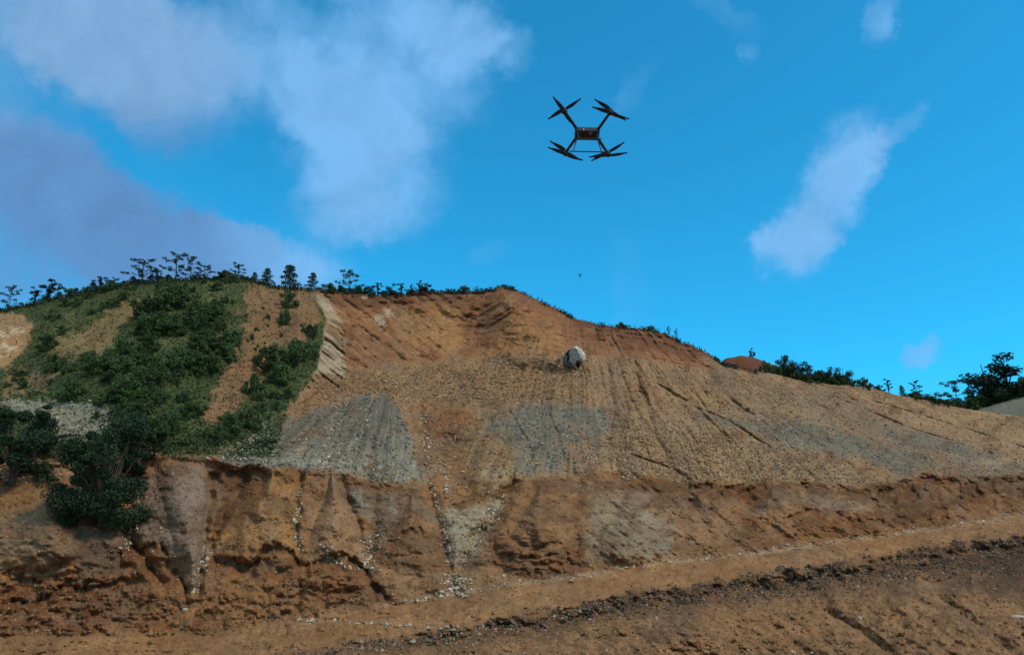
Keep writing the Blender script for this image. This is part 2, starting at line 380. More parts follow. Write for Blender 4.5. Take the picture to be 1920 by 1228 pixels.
SC = [([(226, 1028), (262, 1016), (296, 1012), (318, 1030), (336, 1062), (350, 1100)], 1.5, 34), ([(20, 1120), (90, 1112), (122, 1084), (150, 1098), (200, 1088), (258, 1072)], 1.4, 20),
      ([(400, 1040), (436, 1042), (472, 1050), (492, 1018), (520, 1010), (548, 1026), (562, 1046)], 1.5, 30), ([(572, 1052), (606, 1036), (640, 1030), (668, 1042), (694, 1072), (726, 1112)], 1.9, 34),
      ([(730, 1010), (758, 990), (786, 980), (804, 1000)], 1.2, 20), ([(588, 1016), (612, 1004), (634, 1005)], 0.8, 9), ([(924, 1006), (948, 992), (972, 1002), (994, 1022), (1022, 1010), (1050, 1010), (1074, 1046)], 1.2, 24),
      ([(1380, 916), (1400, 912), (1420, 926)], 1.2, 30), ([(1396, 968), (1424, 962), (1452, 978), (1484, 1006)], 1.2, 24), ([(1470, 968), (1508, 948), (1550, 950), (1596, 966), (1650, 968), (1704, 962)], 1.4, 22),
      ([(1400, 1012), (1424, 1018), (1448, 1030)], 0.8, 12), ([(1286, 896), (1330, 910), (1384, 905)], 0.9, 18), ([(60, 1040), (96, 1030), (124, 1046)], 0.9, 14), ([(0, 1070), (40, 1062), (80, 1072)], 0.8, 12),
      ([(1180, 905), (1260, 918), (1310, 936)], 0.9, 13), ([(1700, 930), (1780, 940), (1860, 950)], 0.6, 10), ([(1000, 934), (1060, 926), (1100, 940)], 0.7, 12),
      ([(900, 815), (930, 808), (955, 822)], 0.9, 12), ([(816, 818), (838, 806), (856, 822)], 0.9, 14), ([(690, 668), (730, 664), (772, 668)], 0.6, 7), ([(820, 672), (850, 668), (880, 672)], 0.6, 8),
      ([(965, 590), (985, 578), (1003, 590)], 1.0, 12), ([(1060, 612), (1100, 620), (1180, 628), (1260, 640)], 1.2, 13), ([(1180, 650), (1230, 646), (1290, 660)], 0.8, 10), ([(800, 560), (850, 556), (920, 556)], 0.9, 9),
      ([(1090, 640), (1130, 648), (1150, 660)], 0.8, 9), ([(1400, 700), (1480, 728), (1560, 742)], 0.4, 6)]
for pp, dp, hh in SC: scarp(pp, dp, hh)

# ---- small relief
mot_ = fbm(Uw / 34, Vw / 20, 303, 5, .6)
A1, R1 = fan(1080, 470)            # streaks fan out down the scree
A2, R2 = fan(765, 600)
A3 = (Uw + 0.75 * V); A3b = (Vw - 0.75 * U)
sec = SEC[:, None] + np.zeros_like(U)

scree = ((sec == 1) * 1.0 + (sec == 0) * sstep(1310, 1365, U)) * (1 - wood)
redR = 1 - sstep(1310, 1365, U)
upper = ((sec == 0) * 1.0) * (1 - wood) * (1 - spur) * redR
cut = (sec == 2) * 1.0; road = (sec == 3) * 1.0; fore = (sec == 4) * 1.0
def soften(m, n=3):
    for _ in range(n):
        q = m.copy(); q[1:-1] = (m[:-2] + m[1:-1] * 2 + m[2:]) / 4; m = q
    return m
scree, upper, cut, road, fore = [soften(x, 8) for x in (scree, upper, cut, road, fore)]
leftdown = sstep(820, 680, U) * sstep(700, 745, V)
st1 = fbm(A1 * 34, R1 / 260, 11, 4, 0.6); st2 = fbm(A2 * 26, R2 / 200, 12, 4, 0.6)
streak = st1 * (1 - leftdown) + st2 * leftdown
st3 = fbm(A3b / 9, A3 / 90, 13, 4, 0.6)
stmix = st3 * sstep(930, 800, U) + fbm(A1 * 46, R1 / 90, 14, 4, 0.6) * (1 - sstep(930, 800, U))
n_big = fbm(WX / 9, WS / 9, 21, 4); n_mid = fbm(WX / 2.6, WS / 2.6, 22, 5, 0.55); n_rg = fbm(WX / 3.0, WS / 3.6, 23, 5, 0.55, ridged=True)
n_fine = fbm(WX / 0.7, WS / 0.6, 24, 3, 0.6)
chunk = fbm(Uw / 26 + Vw / 60, Vw / 15, 25, 5, 0.58, ridged=True)
rel += scree * (0.85 * streak * (0.4 + vnoise(U / 70, V / 50, 301)) + 0.2 * fbm(A1 * 70, R1 / 60, 10, 3) * (vnoise(U / 60, V / 40, 302) > .45) + 0.6 * mot_ + 0.40 * n_mid + 0.18 * n_fine + 0.25 * n_rg)
rel += upper * (0.8 * stmix + 0.9 * n_rg + 0.5 * n_mid + 0.2 * n_fine + 0.5 * mot_)
rough_l = sstep(1090, 1140, V) * sstep(760, 560, U) + sstep(1050, 1100, V) * sstep(300, 150, U)
rel += cut * (0.7 * n_mid + 0.5 * n_rg * (0.6 + 0.8 * sstep(960, 1060, V)) + 0.12 * n_fine + 0.6 * mot_ + 0.8 * np.clip(rough_l, 0, 1) * chunk + 0.5 * chunk * n_big.clip(0))
rightcut = sstep(1080, 1160, U) * cut
rel += rightcut * 0.5 * fbm(A3b / 14, A3 / 120, 15, 4, 0.6)
blotch = bump(1010, 1050, 90, 30, 1) + bump(640, 1108, 60, 16, 1) + bump(1500, 1000, 60, 20, 0.6) + bump(560, 1090, 100, 30, .6)
rel += blotch * 0.9 * chunk
rel += road * (0.5 * n_mid + 0.5 * fbm(U / 60, V / 14, 411, 4) + 0.12 * chunk + 0.06 * n_fine + 0.2 * n_big) + (0.25 + 0.5 * sstep(900, 500, U)) * road * chunk + 0.3 * road * n_rg
rel += fore * (0.6 * fbm(A3b / 14, A3 / 70, 116, 4, .6) + 0.9 * n_mid + 0.14 * n_fine + 0.7 * chunk + 0.5 * ditch * n_rg) + fore * 0.35 * fbm(A3b / 26, A3 / 160, 16, 4)
rel += wood * (1.2 * n_big + 0.5 * n_mid + 0.2 * n_fine)
cliff = np.clip((1 - wood) * (1 - sstep(end_ - 2, end_ + 8, U + 5 * fbm(U / 14, V / 14, 8, 3))) * (U > 570) * (V < 730), 0, 1)
rel += cliff * 1.6 * fbm(A3b / 7, A3 / 120, 17, 3)
# fade relief on the crest row so that the silhouette stays
rel *= sstep(-1, 6, V - lines[0])
D = D + rel * np.clip(sstep(-900, -700, U) * sstep(2800, 2600, U), 0.2, 1)

# ------------------------------------------------------------------ soil colours (material colours, with some shade painted in)
C = np.zeros(V.shape + (3,), dtype=np.float32)
def paint(mask, c, amt=1.0):
    global C
    m = np.clip(mask * amt, 0, 1)[..., None].astype(np.float32)
    C = C * (1 - m) + np.array(c, dtype=np.float32) * m
pn1 = fbm(U / 20, V / 15, 47, 5, 0.62); pn2 = fbm(U / 4, V / 3.4, 48, 3, 0.6)
def poly(pts, soft=7.0, wob=1.0, edge=15.0):
    """soft polygon mask in the warped coordinates"""
    x = U + wob * (wob_u + pn1 * 5); y = V + wob * (wob_v * 0.8 + pn2 * 4)
    p = np.array(pts, dtype=float); n = len(p)
    x0, y0 = p.min(0) - 40; x1, y1 = p.max(0) + 40
    sel = (x > x0) & (x < x1) & (y > y0) & (y < y1)
    xs = x[sel]; ys = y[sel]
    ins = np.zeros(xs.shape, bool); dmin = np.full(xs.shape, 1e9)
    for i in range(n):
        ax, ay = p[i]; bx, by = p[(i + 1) % n]
        cond = ((ay > ys) != (by > ys)) & (xs < (bx - ax) * (ys - ay) / (by - ay + 1e-9) + ax)
        ins ^= cond
        L2 = (bx - ax) ** 2 + (by - ay) ** 2 + 1e-9
        t = np.clip(((xs - ax) * (bx - ax) + (ys - ay) * (by - ay)) / L2, 0, 1)
        dmin = np.minimum(dmin, np.hypot(xs - ax - t * (bx - ax), ys - ay - t * (by - ay)))
    sd_ = np.where(ins, dmin, -dmin) + edge * pn1[sel] + edge * 0.45 * pn2[sel]
    out = np.zeros_like(V); out[sel] = sstep(-soft, soft, sd_); return out
RED = (0.185, 0.080, 0.040); REDT = (0.30, 0.145, 0.066); TAN = (0.33, 0.212, 0.118); OCH = (0.40, 0.225, 0.085); ORG = (0.31, 0.165, 0.066)
SHALE = (0.185, 0.176, 0.145); SHALE_L = (0.30, 0.29, 0.235); GRVL = (0.40, 0.285, 0.155); BRN = (0.29, 0.165, 0.078); ROADC = (0.315, 0.18, 0.082)
DRED = (0.135, 0.048, 0.018); PURP = (0.25, 0.195, 0.145); PALE = (0.46, 0.40, 0.27); RUB = (0.075, 0.050, 0.032); GRN = (0.045, 0.072, 0.022); DGRN = (0.028, 0.048, 0.020)
paint(np.ones_like(V), BRN)
paint(upper, REDT); paint(scree, TAN); paint(cut, ORG); paint(road, ROADC); paint(fore, ROADC)
crest = V - lines[0]
paint(upper * (1 - sstep(8, 42, crest + 10 * n_mid + 8 * stmix)), RED, 0.9)
paint(upper * sstep(0.0, 0.5, stmix + 0.2 * n_mid), TAN, 0.6)
paint(poly([(760, 590), (860, 570), (880, 640), (850, 665), (740, 640)], 22), OCH, 0.75)
paint(poly([(960, 600), (1040, 600), (1060, 660), (930, 662)], 18), OCH, 0.7)
paint(poly([(860, 560), (900, 560), (930, 640), (870, 660)], 12), RED, 0.45)
paint(poly([(1060, 602), (1240, 618), (1340, 668), (1200, 662), (1110, 640)], 8), RED, 0.75)
paint(poly([(990, 560), (1050, 590), (1110, 640), (1060, 640), (1000, 600)], 10), REDT, 0.7)
for q in ([(680, 556), (700, 562), (740, 590), (730, 592)], [(700, 580), (714, 590), (722, 610), (712, 606)]): paint(poly(q, 3, 0.3), PALE, 0.8)
# scree
paint(scree * sstep(-0.1, 0.5, streak), GRVL, 0.35)
paint(scree * sstep(0.05, 0.5, -streak), BRN, 0.5)
paint(scree * sstep(0.1, 0.5, n_big) * sstep(1150, 1400, U), (0.27, 0.205, 0.135), 0.7)
paint(poly([(640, 690), (900, 690), (1100, 690), (1100, 750), (820, 745), (640, 735), (560, 765), (600, 720)], 14), OCH, 0.45)
paint(poly([(1150, 780), (1300, 800), (1520, 850), (1640, 905), (1300, 905), (1170, 880)], 22), GRVL, 0.6)
P1 = poly([(520, 792), (600, 762), (680, 740), (728, 740), (760, 785), (780, 840), (794, 902), (690, 898), (600, 876), (440, 872), (400, 862), (470, 830)], 6, edge=13.0)
P2 = poly([(905, 782), (960, 764), (1080, 758), (1140, 764), (1146, 800), (1112, 870), (1060, 885), (968, 888), (955, 840), (905, 812)], 10, edge=22.0)
P3 = poly([(1310, 778), (1420, 782), (1520, 790), (1650, 830), (1745, 868), (1690, 885), (1560, 850), (1400, 810)], 12)
P4 = poly([(1600, 788), (1700, 800), (1800, 830), (1870, 852), (1820, 866), (1700, 838)], 12)
P5 = poly([(1800, 868), (1850, 860), (1960, 862), (1960, 888), (1820, 888)], 8)
sm = 0.75 + 0.5 * streak
sk1 = fbm(A2 * 15, R2 / 120, 401, 5, .6) + .2; sk2 = fbm(A1 * 38, R1 / 60, 402, 5, .6) + .22
paint(P1 * (0.3 + 0.7 * sstep(-0.42, -0.05, sk1 + 0.25 * sstep(650, 760, U) + .3 * pn1)), SHALE, 0.97); paint(P2 * (0.2 + .8 * sstep(-0.5, -0.1, sk2 + .5 * pn1)), SHALE, 0.9); None; paint(P5, SHALE_L, 0.7)
paint(P1 * sstep(800, 880, V + 30 * st2 + 20 * n_mid), SHALE_L, 0.9)
paint(P1 * sstep(0.2, 0.45, st2) * (1 - sstep(840, 880, V)), (0.27, 0.22, 0.15), 0.6)
paint(P2 * sstep(0.0, 0.4, st1 + .3 * n_mid), SHALE_L, 0.45)
paint(P2 * sstep(0.2, 0.5, n_mid), BRN, 0.5)
paint(poly([(1096, 806), (1062, 866), (1050, 890), (1160, 888), (1130, 840)], 6), TAN, 0.85)
paint(poly([(762, 756), (800, 746), (880, 764), (900, 800), (900, 900), (880, 940), (830, 965), (796, 880)], 9), ORG, 0.85)
paint(poly([(800, 770), (860, 770), (870, 830), (830, 860), (800, 830)], 14), RED, 0.7)
paint(poly([(870, 800), (950, 810), (960, 850), (930, 930), (880, 900)], 14), (0.27, 0.195, 0.10), 0.7)
paint(poly([(905, 880), (960, 860), (975, 905), (900, 925)], 6), PALE, 0.35)
# lower cut
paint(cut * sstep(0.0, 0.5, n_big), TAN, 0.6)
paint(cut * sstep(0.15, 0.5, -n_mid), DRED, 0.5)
paint(cut * sstep(1150, 1300, U) * sstep(-0.2, 0.4, n_big), BRN, 0.5)
paint(cut * sstep(1650, 1760, U), (0.22, 0.115, 0.05), 0.6)
paint(cut * poly([(500, 905), (530, 890), (560, 960), (556, 1060), (410, 1050), (400, 1010)], 10), OCH, 0.55)
paint(cut * poly([(570, 960), (625, 892), (690, 1000), (690, 1060), (580, 1050)], 10), TAN, 0.8)
paint(cut * poly([(985, 915), (1080, 915), (1070, 1010), (940, 990)], 12), BRN, 0.7)
paint(poly([(292, 880), (386, 880), (395, 1000), (382, 1090), (352, 1108), (320, 1060), (244, 1000), (240, 930)], 8), PURP, 0.85)
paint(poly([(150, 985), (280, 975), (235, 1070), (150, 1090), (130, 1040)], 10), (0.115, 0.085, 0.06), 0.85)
paint(poly([(620, 900), (700, 905), (780, 905), (830, 980), (800, 985), (770, 950), (740, 1000), (700, 1050), (680, 1030), (700, 960)], 6), (0.20, 0.165, 0.115), 0.75)
for q in ([(652, 905), (676, 925), (700, 975), (690, 985), (664, 945)], [(728, 925), (745, 930), (742, 960), (726, 955)]): paint(poly(q, 4, 0.5), SHALE_L, 0.8)
paint(poly([(840, 960), (900, 945), (948, 925), (930, 970), (905, 1030), (872, 1062), (842, 1060)], 6), (0.37, 0.325, 0.215), 0.95)
paint(poly([(1100, 935), (1150, 925), (1190, 940), (1270, 1000), (1256, 1052), (1210, 1050), (1150, 1035), (1108, 1050)], 12, edge=24.0), (0.29, 0.25, 0.165), 0.8)
paint(poly([(1180, 945), (1240, 985), (1262, 1040), (1215, 1030)], 8) * sstep(-.2, .3, st1), SHALE_L, 0.6)
paint(poly([(1000, 905), (1150, 898), (1300, 930), (1400, 930), (1320, 960), (1140, 940), (1060, 925)], 8), PURP, 0.55)
paint(poly([(1430, 905), (1520, 920), (1600, 930), (1650, 955), (1580, 962), (1480, 940), (1400, 960)], 8), (0.27, 0.22, 0.155), 0.8)
paint(poly([(1390, 925), (1420, 935), (1450, 965), (1400, 965)], 5), (0.30, 0.24, 0.16), 0.8)
paint(poly([(1450, 975), (1520, 950), (1560, 1010), (1480, 1020)], 8), ORG, 0.6)
paint(poly([(-60, 960), (120, 950), (180, 1000), (100, 1050), (-60, 1060)], 14), (0.23, 0.175, 0.11), 0.7)
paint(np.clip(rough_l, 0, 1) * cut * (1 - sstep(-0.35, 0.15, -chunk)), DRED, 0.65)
paint(cut * sstep(1060, 1110, V) * sstep(700, 560, U) * sstep(-0.3, 0.3, n_mid), ORG, 0.6)
for q in ([(0, 1130), (100, 1120), (240, 1100), (300, 1130), (200, 1170), (60, 1200), (-40, 1200)],): paint(poly(q, 20), RED, 0.55)
paint(np.clip(dark, 0, 1) * (cut + fore + upper * .6 + scree * .7), (0.17, 0.068, 0.026), 0.8)  # shade under the scarps painted in as dark red earth
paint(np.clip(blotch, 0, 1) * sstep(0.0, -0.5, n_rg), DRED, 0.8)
paint(np.clip(gsum, 0, 1.5) / 1.5 * scree, BRN, 0.55)
LIP_SHADE = (0.13, 0.068, 0.032); RED_SHADE = (0.19, 0.080, 0.032)      # freshly broken earth, with the shade under lips and in hollows painted in
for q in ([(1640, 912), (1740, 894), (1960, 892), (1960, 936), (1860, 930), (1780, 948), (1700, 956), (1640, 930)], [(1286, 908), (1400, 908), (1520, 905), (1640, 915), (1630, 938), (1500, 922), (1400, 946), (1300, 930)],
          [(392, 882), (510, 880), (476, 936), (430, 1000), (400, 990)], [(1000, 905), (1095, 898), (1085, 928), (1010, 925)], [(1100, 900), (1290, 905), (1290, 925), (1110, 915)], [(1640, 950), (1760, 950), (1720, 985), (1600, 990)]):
    paint(cut * poly(q, 7, edge=18.0), LIP_SHADE, 0.8)
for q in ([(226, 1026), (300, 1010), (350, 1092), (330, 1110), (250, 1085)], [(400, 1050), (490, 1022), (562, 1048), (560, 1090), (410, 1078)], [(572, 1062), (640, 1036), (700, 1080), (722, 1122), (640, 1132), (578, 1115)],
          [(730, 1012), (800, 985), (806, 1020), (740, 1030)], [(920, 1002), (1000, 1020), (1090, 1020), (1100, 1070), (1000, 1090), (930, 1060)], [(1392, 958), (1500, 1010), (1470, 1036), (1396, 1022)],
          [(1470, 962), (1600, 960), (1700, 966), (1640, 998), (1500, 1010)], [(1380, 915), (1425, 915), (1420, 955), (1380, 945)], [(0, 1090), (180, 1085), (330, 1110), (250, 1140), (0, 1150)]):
    paint(cut * poly(q, 7, edge=18.0), RED_SHADE, 0.7)
# road, rubble, foreground
mot0 = fbm(Uw / 34, Vw / 14, 195, 5, 0.62)
paint(road * sstep(-0.1, 0.5, n_big), (0.34, 0.205, 0.10), 0.6); paint(road * sstep(0.0, 0.35, mot0), (0.22, 0.12, 0.052), 0.6); paint(road * sstep(0.1, .4, n_rg), (0.25, 0.135, 0.06), 0.5)
paint(np.exp(-((V - lines[3]) / 4.0) ** 2) * sstep(600, 850, U) * sstep(-.4, .2, n_fine), (0.44, 0.34, 0.22), 0.6)
rubble = sstep(-10, 14, edge4 + 26 * pn1) * (0.25 + 0.75 * sstep(-0.3, -0.02, mot0)) * (1 - sstep(0.35, 1.2, (edge4 + 30 * mot0) / np.maximum(rub_w, 1))) * sstep(430, 900, U)
paint(rubble, RUB, 0.97)
paint(sstep(-10, 10, edge4) * (1 - sstep(0.6, 1.6, edge4 / np.maximum(rub_w, 1))) * sstep(500, 900, U), (0.15, 0.085, 0.042), 0.55)
paint(fore * (1 - rubble) * sstep(-0.1, 0.5, fbm(A3b / 26, A3 / 160, 16, 4)), ROADC, 0.6)
paint(fore * (1 - rubble) * sstep(0.0, 0.4, n_big), (0.22, 0.135, 0.07), 0.6)
paint(fore * sstep(0.05, 0.4, fbm(A3b / 12, A3 / 60, 116, 5, .65)), (0.14, 0.085, 0.045), 0.6)
paint(fore * sstep(0.1, 0.45, mot0), (0.12, 0.07, 0.035), 0.5)
paint(poly([(1840, 1040), (1960, 990), (1960, 1130), (1880, 1110), (1780, 1100)], 14), (0.08, 0.055, 0.035), 0.8)
# wooded spur
wsoil = (0.22, 0.125, 0.065)
paint(wood, (0.062, 0.080, 0.028))
paint(wood * sstep(0.0, 0.4, n_big + 0.5 * n_mid), (0.11, 0.115, 0.045), 0.7)
paint(poly([(466, 528), (520, 536), (588, 545), (600, 600), (570, 640), (520, 650), (470, 740), (400, 800), (372, 790), (400, 730), (450, 660), (452, 590)], 7) * wood, wsoil, 0.85)
paint(poly([(300, 545), (300, 570), (240, 600), (190, 660), (110, 672), (80, 650), (160, 620), (230, 570)], 8) * wood, (0.25, 0.17, 0.08), 0.7)
paint(poly([(-80, 585), (40, 590), (66, 612), (50, 650), (10, 690), (-80, 710)], 6) * wood, (0.33, 0.20, 0.10), 0.9)
paint(poly([(-80, 620), (46, 618), (40, 645), (0, 670), (-80, 680)], 5) * wood * sstep(-.1, .2, n_fine + n_mid), PALE, 0.7)
paint(poly([(0, 700), (130, 690), (80, 735), (0, 748)], 8) * wood, (0.19, 0.125, 0.06), 0.8)
rock = poly([(-120, 748), (60, 752), (120, 750), (190, 758), (212, 778), (196, 810), (150, 846), (110, 830), (70, 790), (0, 772), (-120, 790)], 5, 0.6)
paint(rock, (0.25, 0.245, 0.19), 0.9)
paint(poly([(395, 862), (480, 800), (560, 780), (560, 800), (500, 868)], 8) * (1 - P1), (0.24, 0.205, 0.14), 0.7)
paint(poly([(600, 716), (560, 740), (525, 780), (560, 778), (640, 745), (700, 720), (700, 700), (640, 706)], 6), ORG, 0.7)
paint(cliff * sstep(545, 556, V) * (1 - sstep(695, 715, V)), PALE, 0.85)
paint(cliff * sstep(600, 625, V) * (1 - sstep(680, 700, V)) * sstep(-.1, .3, fbm(A3b / 5, A3 / 90, 18, 3)), (0.17, 0.12, 0.075), 0.9)
paint(cliff * sstep(0.05, .35, fbm(A3b / 8, A3 / 60, 118, 3)), (0.30, 0.16, 0.07), 0.7)
paint(CN[0] * .9, (0.33, 0.19, 0.085), 0.6); paint(CN[1], (0.34, 0.205, 0.105), 0.6); paint(CN[2], (0.25, 0.14, 0.07), 0.5); paint(CN[3], (0.29, 0.165, 0.085), 0.5)
paint(pur ** .5, PURP, 0.7)
# broad bands of brown and tan debris running down the fan
bnd1 = fbm(A1 * 13, R1 / 400, 501, 4, .6)
paint(scree * (1 - P1) * (1 - P2) * sstep(0.0, 0.35, bnd1) * sstep(1000, 1150, U), (0.235, 0.175, 0.115), 0.7)
paint(scree * (1 - P1) * (1 - P2) * sstep(0.05, 0.4, -bnd1) * sstep(1000, 1150, U), (0.38, 0.255, 0.125), 0.45)
paint(P3 * sstep(-0.5, -0.1, fbm(A1 * 30, R1 / 300, 502, 5, .6) + .12), SHALE, 0.95); paint(P4 * sstep(-0.5, -0.1, fbm(A1 * 30, R1 / 300, 503, 5, .6)), SHALE, 0.9)
# mottling and grain
mot = fbm(Uw / 30, Vw / 22, 95, 6, 0.66)
paint(np.clip(scree + upper + cut + fore, 0, 1) * sstep(0.12, 0.5, mot), (0.16, 0.09, 0.045), 0.75)
paint(cut * sstep(0.02, 0.3, mot_ + .4 * mot) * (1 - sstep(0.25, .6, np.clip(-n_big, 0, 1))), (0.17, 0.085, 0.038), 0.55)
paint(np.clip(cut + upper + fore, 0, 1) * sstep(0.1, 0.5, -mot), (0.37, 0.22, 0.11), 0.4)
paint(P1 * sstep(0.05, 0.4, fbm(A2 * 60, R2 / 60, 96, 4, .65)), (0.085, 0.09, 0.08), 0.6)
paint(P2 * sstep(0.05, 0.4, fbm(A1 * 90, R1 / 50, 97, 4, .65)), (0.09, 0.09, 0.085), 0.55)
paint(np.clip(scree + .6 * cut + .5 * upper, 0, 1) * (1 - P1) * (1 - P2) * sstep(0.08, 0.4, mot_), (0.25, 0.185, 0.12), 0.6)
paint(scree * (1 - P1) * (1 - P2) * sstep(0.1, 0.45, fbm(A1 * 80, R1 / 70, 98, 4, .65)), (0.2, 0.125, 0.065), 0.5)
gr = 1 + 0.26 * fbm(U / 2.6, V / 2.2, 90, 2) + 0.2 * n_fine + 0.2 * n_mid
C *= np.clip(gr, 0.5, 1.6)[..., None]
gm = np.array((0.885, 0.80, 0.725), dtype=np.float32)
greyish = np.clip(P1 + P2 + P3 + P4 + P5 + rock, 0, 1)[..., None]
lowd = 1 - 0.04 * np.clip(cut + fore, 0, 1)[..., None] + 0.06 * road[..., None]  # vignette over bank and foreground multiplied into the colour; track lightened
C *= (gm * (1 - greyish) + np.array((0.88, 0.80, 0.68)) * greyish) * lowd * (1 + (wood[..., None]) * 0.25)
rp = fbm(WX / 5, WS / 5, 93, 4)
C[..., 0] *= 1 + 0.07 * rp; C[..., 2] *= 1 - 0.10 * rp

rx, rz = ray(U, V)
P = np.stack([rx * D, D, rz * D], -1)
gx = np.clip(1 - wood, 0, 1) * (scree + 0.55 * cut + 0.3 * upper + 0.5 * fore + .3 * road)

# ------------------------------------------------------------------ materials
def new_mat(name):
    m_ = bpy.data.materials.new(name); m_.use_nodes = True; t = m_.node_tree; t.nodes.clear()
    q = NG(t); b = q.n('ShaderNodeBsdfPrincipled'); o = q.n('ShaderNodeOutputMaterial'); t.links.new(b.outputs[0], o.inputs[0])
    return m_, q, b

soil, q, b = new_mat('soil')
at = q.n('ShaderNodeAttribute', attribute_name='soil')
pos_ = q.n('ShaderNodeTexCoord').outputs['Object']
f1 = q.noise(pos_, 2.2, 6, 0.65); f2 = q.noise(pos_, 11.0, 3, 0.6)
cc_ = q.mix(1.0, at.outputs['Color'], q.comb(q.mr(f1, .25, .75, .78, 1.22), q.mr(f1, .25, .75, .77, 1.22), q.mr(f1, .25, .75, .76, 1.24)), 'MULTIPLY')
cc_ = q.mix(1.0, cc_, q.comb(*[q.mr(f2, .3, .7, .86, 1.15)] * 3), 'MULTIPLY')
q.put(b.inputs['Base Color'], cc_); b.inputs['Roughness'].default_value = 0.95; b.inputs['Specular IOR Level'].default_value = 0.15
bp = q.n('ShaderNodeBump'); bp.inputs['Distance'].default_value = 0.25; bp.inputs['Strength'].default_value = 0.55
q.put(bp.inputs['Height'], q.m('ADD', f1, q.m('MULTIPLY', f2, 0.35))); q.put(b.inputs['Normal'], bp.outputs[0])

def leaf_mat(name, c1, c2):
    m_, q, b = new_mat(name)
    oi = q.n('ShaderNodeObjectInfo'); ge = q.n('ShaderNodeTexCoord').outputs['Object']
    n1 = q.noise(ge, 14.0, 4, 0.75)
    cc = q.mix(q.mr(n1, .3, .7), c1, c2)
    cc = q.mix(1.0, cc, q.comb(*[q.mr(oi.outputs['Random'], 0, 1, .75, 1.3)] * 3), 'MULTIPLY')
    q.put(b.inputs['Base Color'], cc); b.inputs['Roughness'].default_value = 0.7; b.inputs['Specular IOR Level'].default_value = 0.2
    return m_
def plain(name, c, rough=0.8, metal=0.0, var=0.25, scale=6.0):
    m_, q, b = new_mat(name)
    ge = q.n('ShaderNodeTexCoord').outputs['Object']
    n1 = q.noise(ge, scale, 4, 0.6)
    cc = q.mix(q.mr(n1, .3, .7), tuple(x * (1 - var) for x in c), tuple(min(1, x * (1 + var)) for x in c))
    q.put(b.inputs['Base Color'], cc); b.inputs['Roughness'].default_value = rough; b.inputs['Metallic'].default_value = metal
    return m_
M_pine = leaf_mat('pine needles', (0.026, 0.052, 0.036), (0.06, 0.10, 0.065))
M_leaf = leaf_mat('broad leaves', (0.024, 0.052, 0.016), (0.100, 0.150, 0.046))
M_dark = leaf_mat('dark leaves', (0.010, 0.025, 0.011), (0.038, 0.064, 0.028))
M_grass = leaf_mat('grass', (0.042, 0.070, 0.024), (0.095, 0.125, 0.044))
M_bark = plain('bark', (0.07, 0.05, 0.035), 0.9)
M_vc, q, b = new_mat('stone')
at = q.n('ShaderNodeAttribute', attribute_name='soil')
n1 = q.noise(q.n('ShaderNodeTexCoord').outputs['Object'], 4.0, 4, 0.6)
q.put(b.inputs['Base Color'], q.mix(1.0, at.outputs['Color'], q.comb(*[q.mr(n1, .3, .7, .75, 1.25)] * 3), 'MULTIPLY')); b.inputs['Roughness'].default_value = 0.9

# ------------------------------------------------------------------ terrain meshes
def grid_faces(nr, nc):
    i = np.arange(nr * nc).reshape(nr, nc)
    return np.stack([i[:-1, :-1], i[1:, :-1], i[1:, 1:], i[:-1, 1:]], -1).reshape(-1, 4)
def strip(name, r0, r1):
    Pp = P[r0:r1]; Cc = C[r0:r1]
    return Pp, Cc
def build_grid(name, Pp, Cc, label):
    o = mesh_obj(name, Pp.reshape(-1, 3), grid_faces(*Pp.shape[:2]), soil, smooth=True, cols=Cc.reshape(-1, 3))
    tag(o, label, kind='structure'); return o
# behind the crest the hill goes on as a falling plateau
back = []; backc = []
for k, (dy, dz) in enumerate([(110, -42), (60, -20), (26, -6.5), (10, -1.6), (4, -0.35), (1.5, 0.0)]):
    r = P[0].copy(); r[:, 0] *= 1 + dy / r[:, 1]; r[:, 1] += dy; r[:, 2] += dz; back.append(r)
    backc.append(np.broadcast_to(np.array((0.07, 0.075, 0.03), dtype=np.float32), r.shape))
back = np.array(back); backc = np.array(backc)
r3, r4 = rowstart[3], rowstart[4]
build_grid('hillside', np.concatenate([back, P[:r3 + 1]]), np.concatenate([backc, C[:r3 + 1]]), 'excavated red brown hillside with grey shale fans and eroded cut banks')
build_grid('dirt_road', P[r3:r4 + 1], C[r3:r4 + 1], 'pale brown dirt track rising to the right across the foot of the slope')
ext = []; extc = []
last = P[-1]
for k, (yy, zz) in enumerate([(-0.06, -0.9), (-0.16, -2.6), (-0.30, -4.0), (-0.50, -4.4), (-0.70, -3.6), (-0.86, -2.4), (-0.97, -1.75), (-1.06, -1.7), (-1.5, -2.0), (-3.0, -5.0)]):
    r = last.copy(); r[:, 1] = last[:, 1] * (1 + yy); w = min(1, -yy / 0.9)
    tz = -1.7 if yy < -0.9 else zz - 3.2 * 0
    r[:, 2] = last[:, 2] * max(0, 1 - w * 1.4) + (tz if k > 6 else zz - 1.5) * min(1, w * 1.4) + (zz * 0.2 if k < 3 else 0)
    if k == 9: r[:, 2] = -14
    ext.append(r); extc.append(C[-1])
build_grid('ground', np.concatenate([P[r4:], np.array(ext)]), np.concatenate([C[r4:], np.array(extc)]), 'brown earth mounds in the foreground below the track')
pl = 4000.0
xs = np.linspace(-pl, pl, 9)
gp = np.stack(np.meshgrid(xs, xs, indexing='xy'), -1); gp = np.concatenate([gp, np.full(gp.shape[:2] + (1,), -46.0)], -1)
o = mesh_obj('valley_floor', gp.reshape(-1, 3), grid_faces(9, 9)[:, ::-1].copy(), soil, cols=np.broadcast_to(np.array((0.09, 0.09, 0.04), dtype=np.float32), (81, 3)))
tag(o, kind='structure')

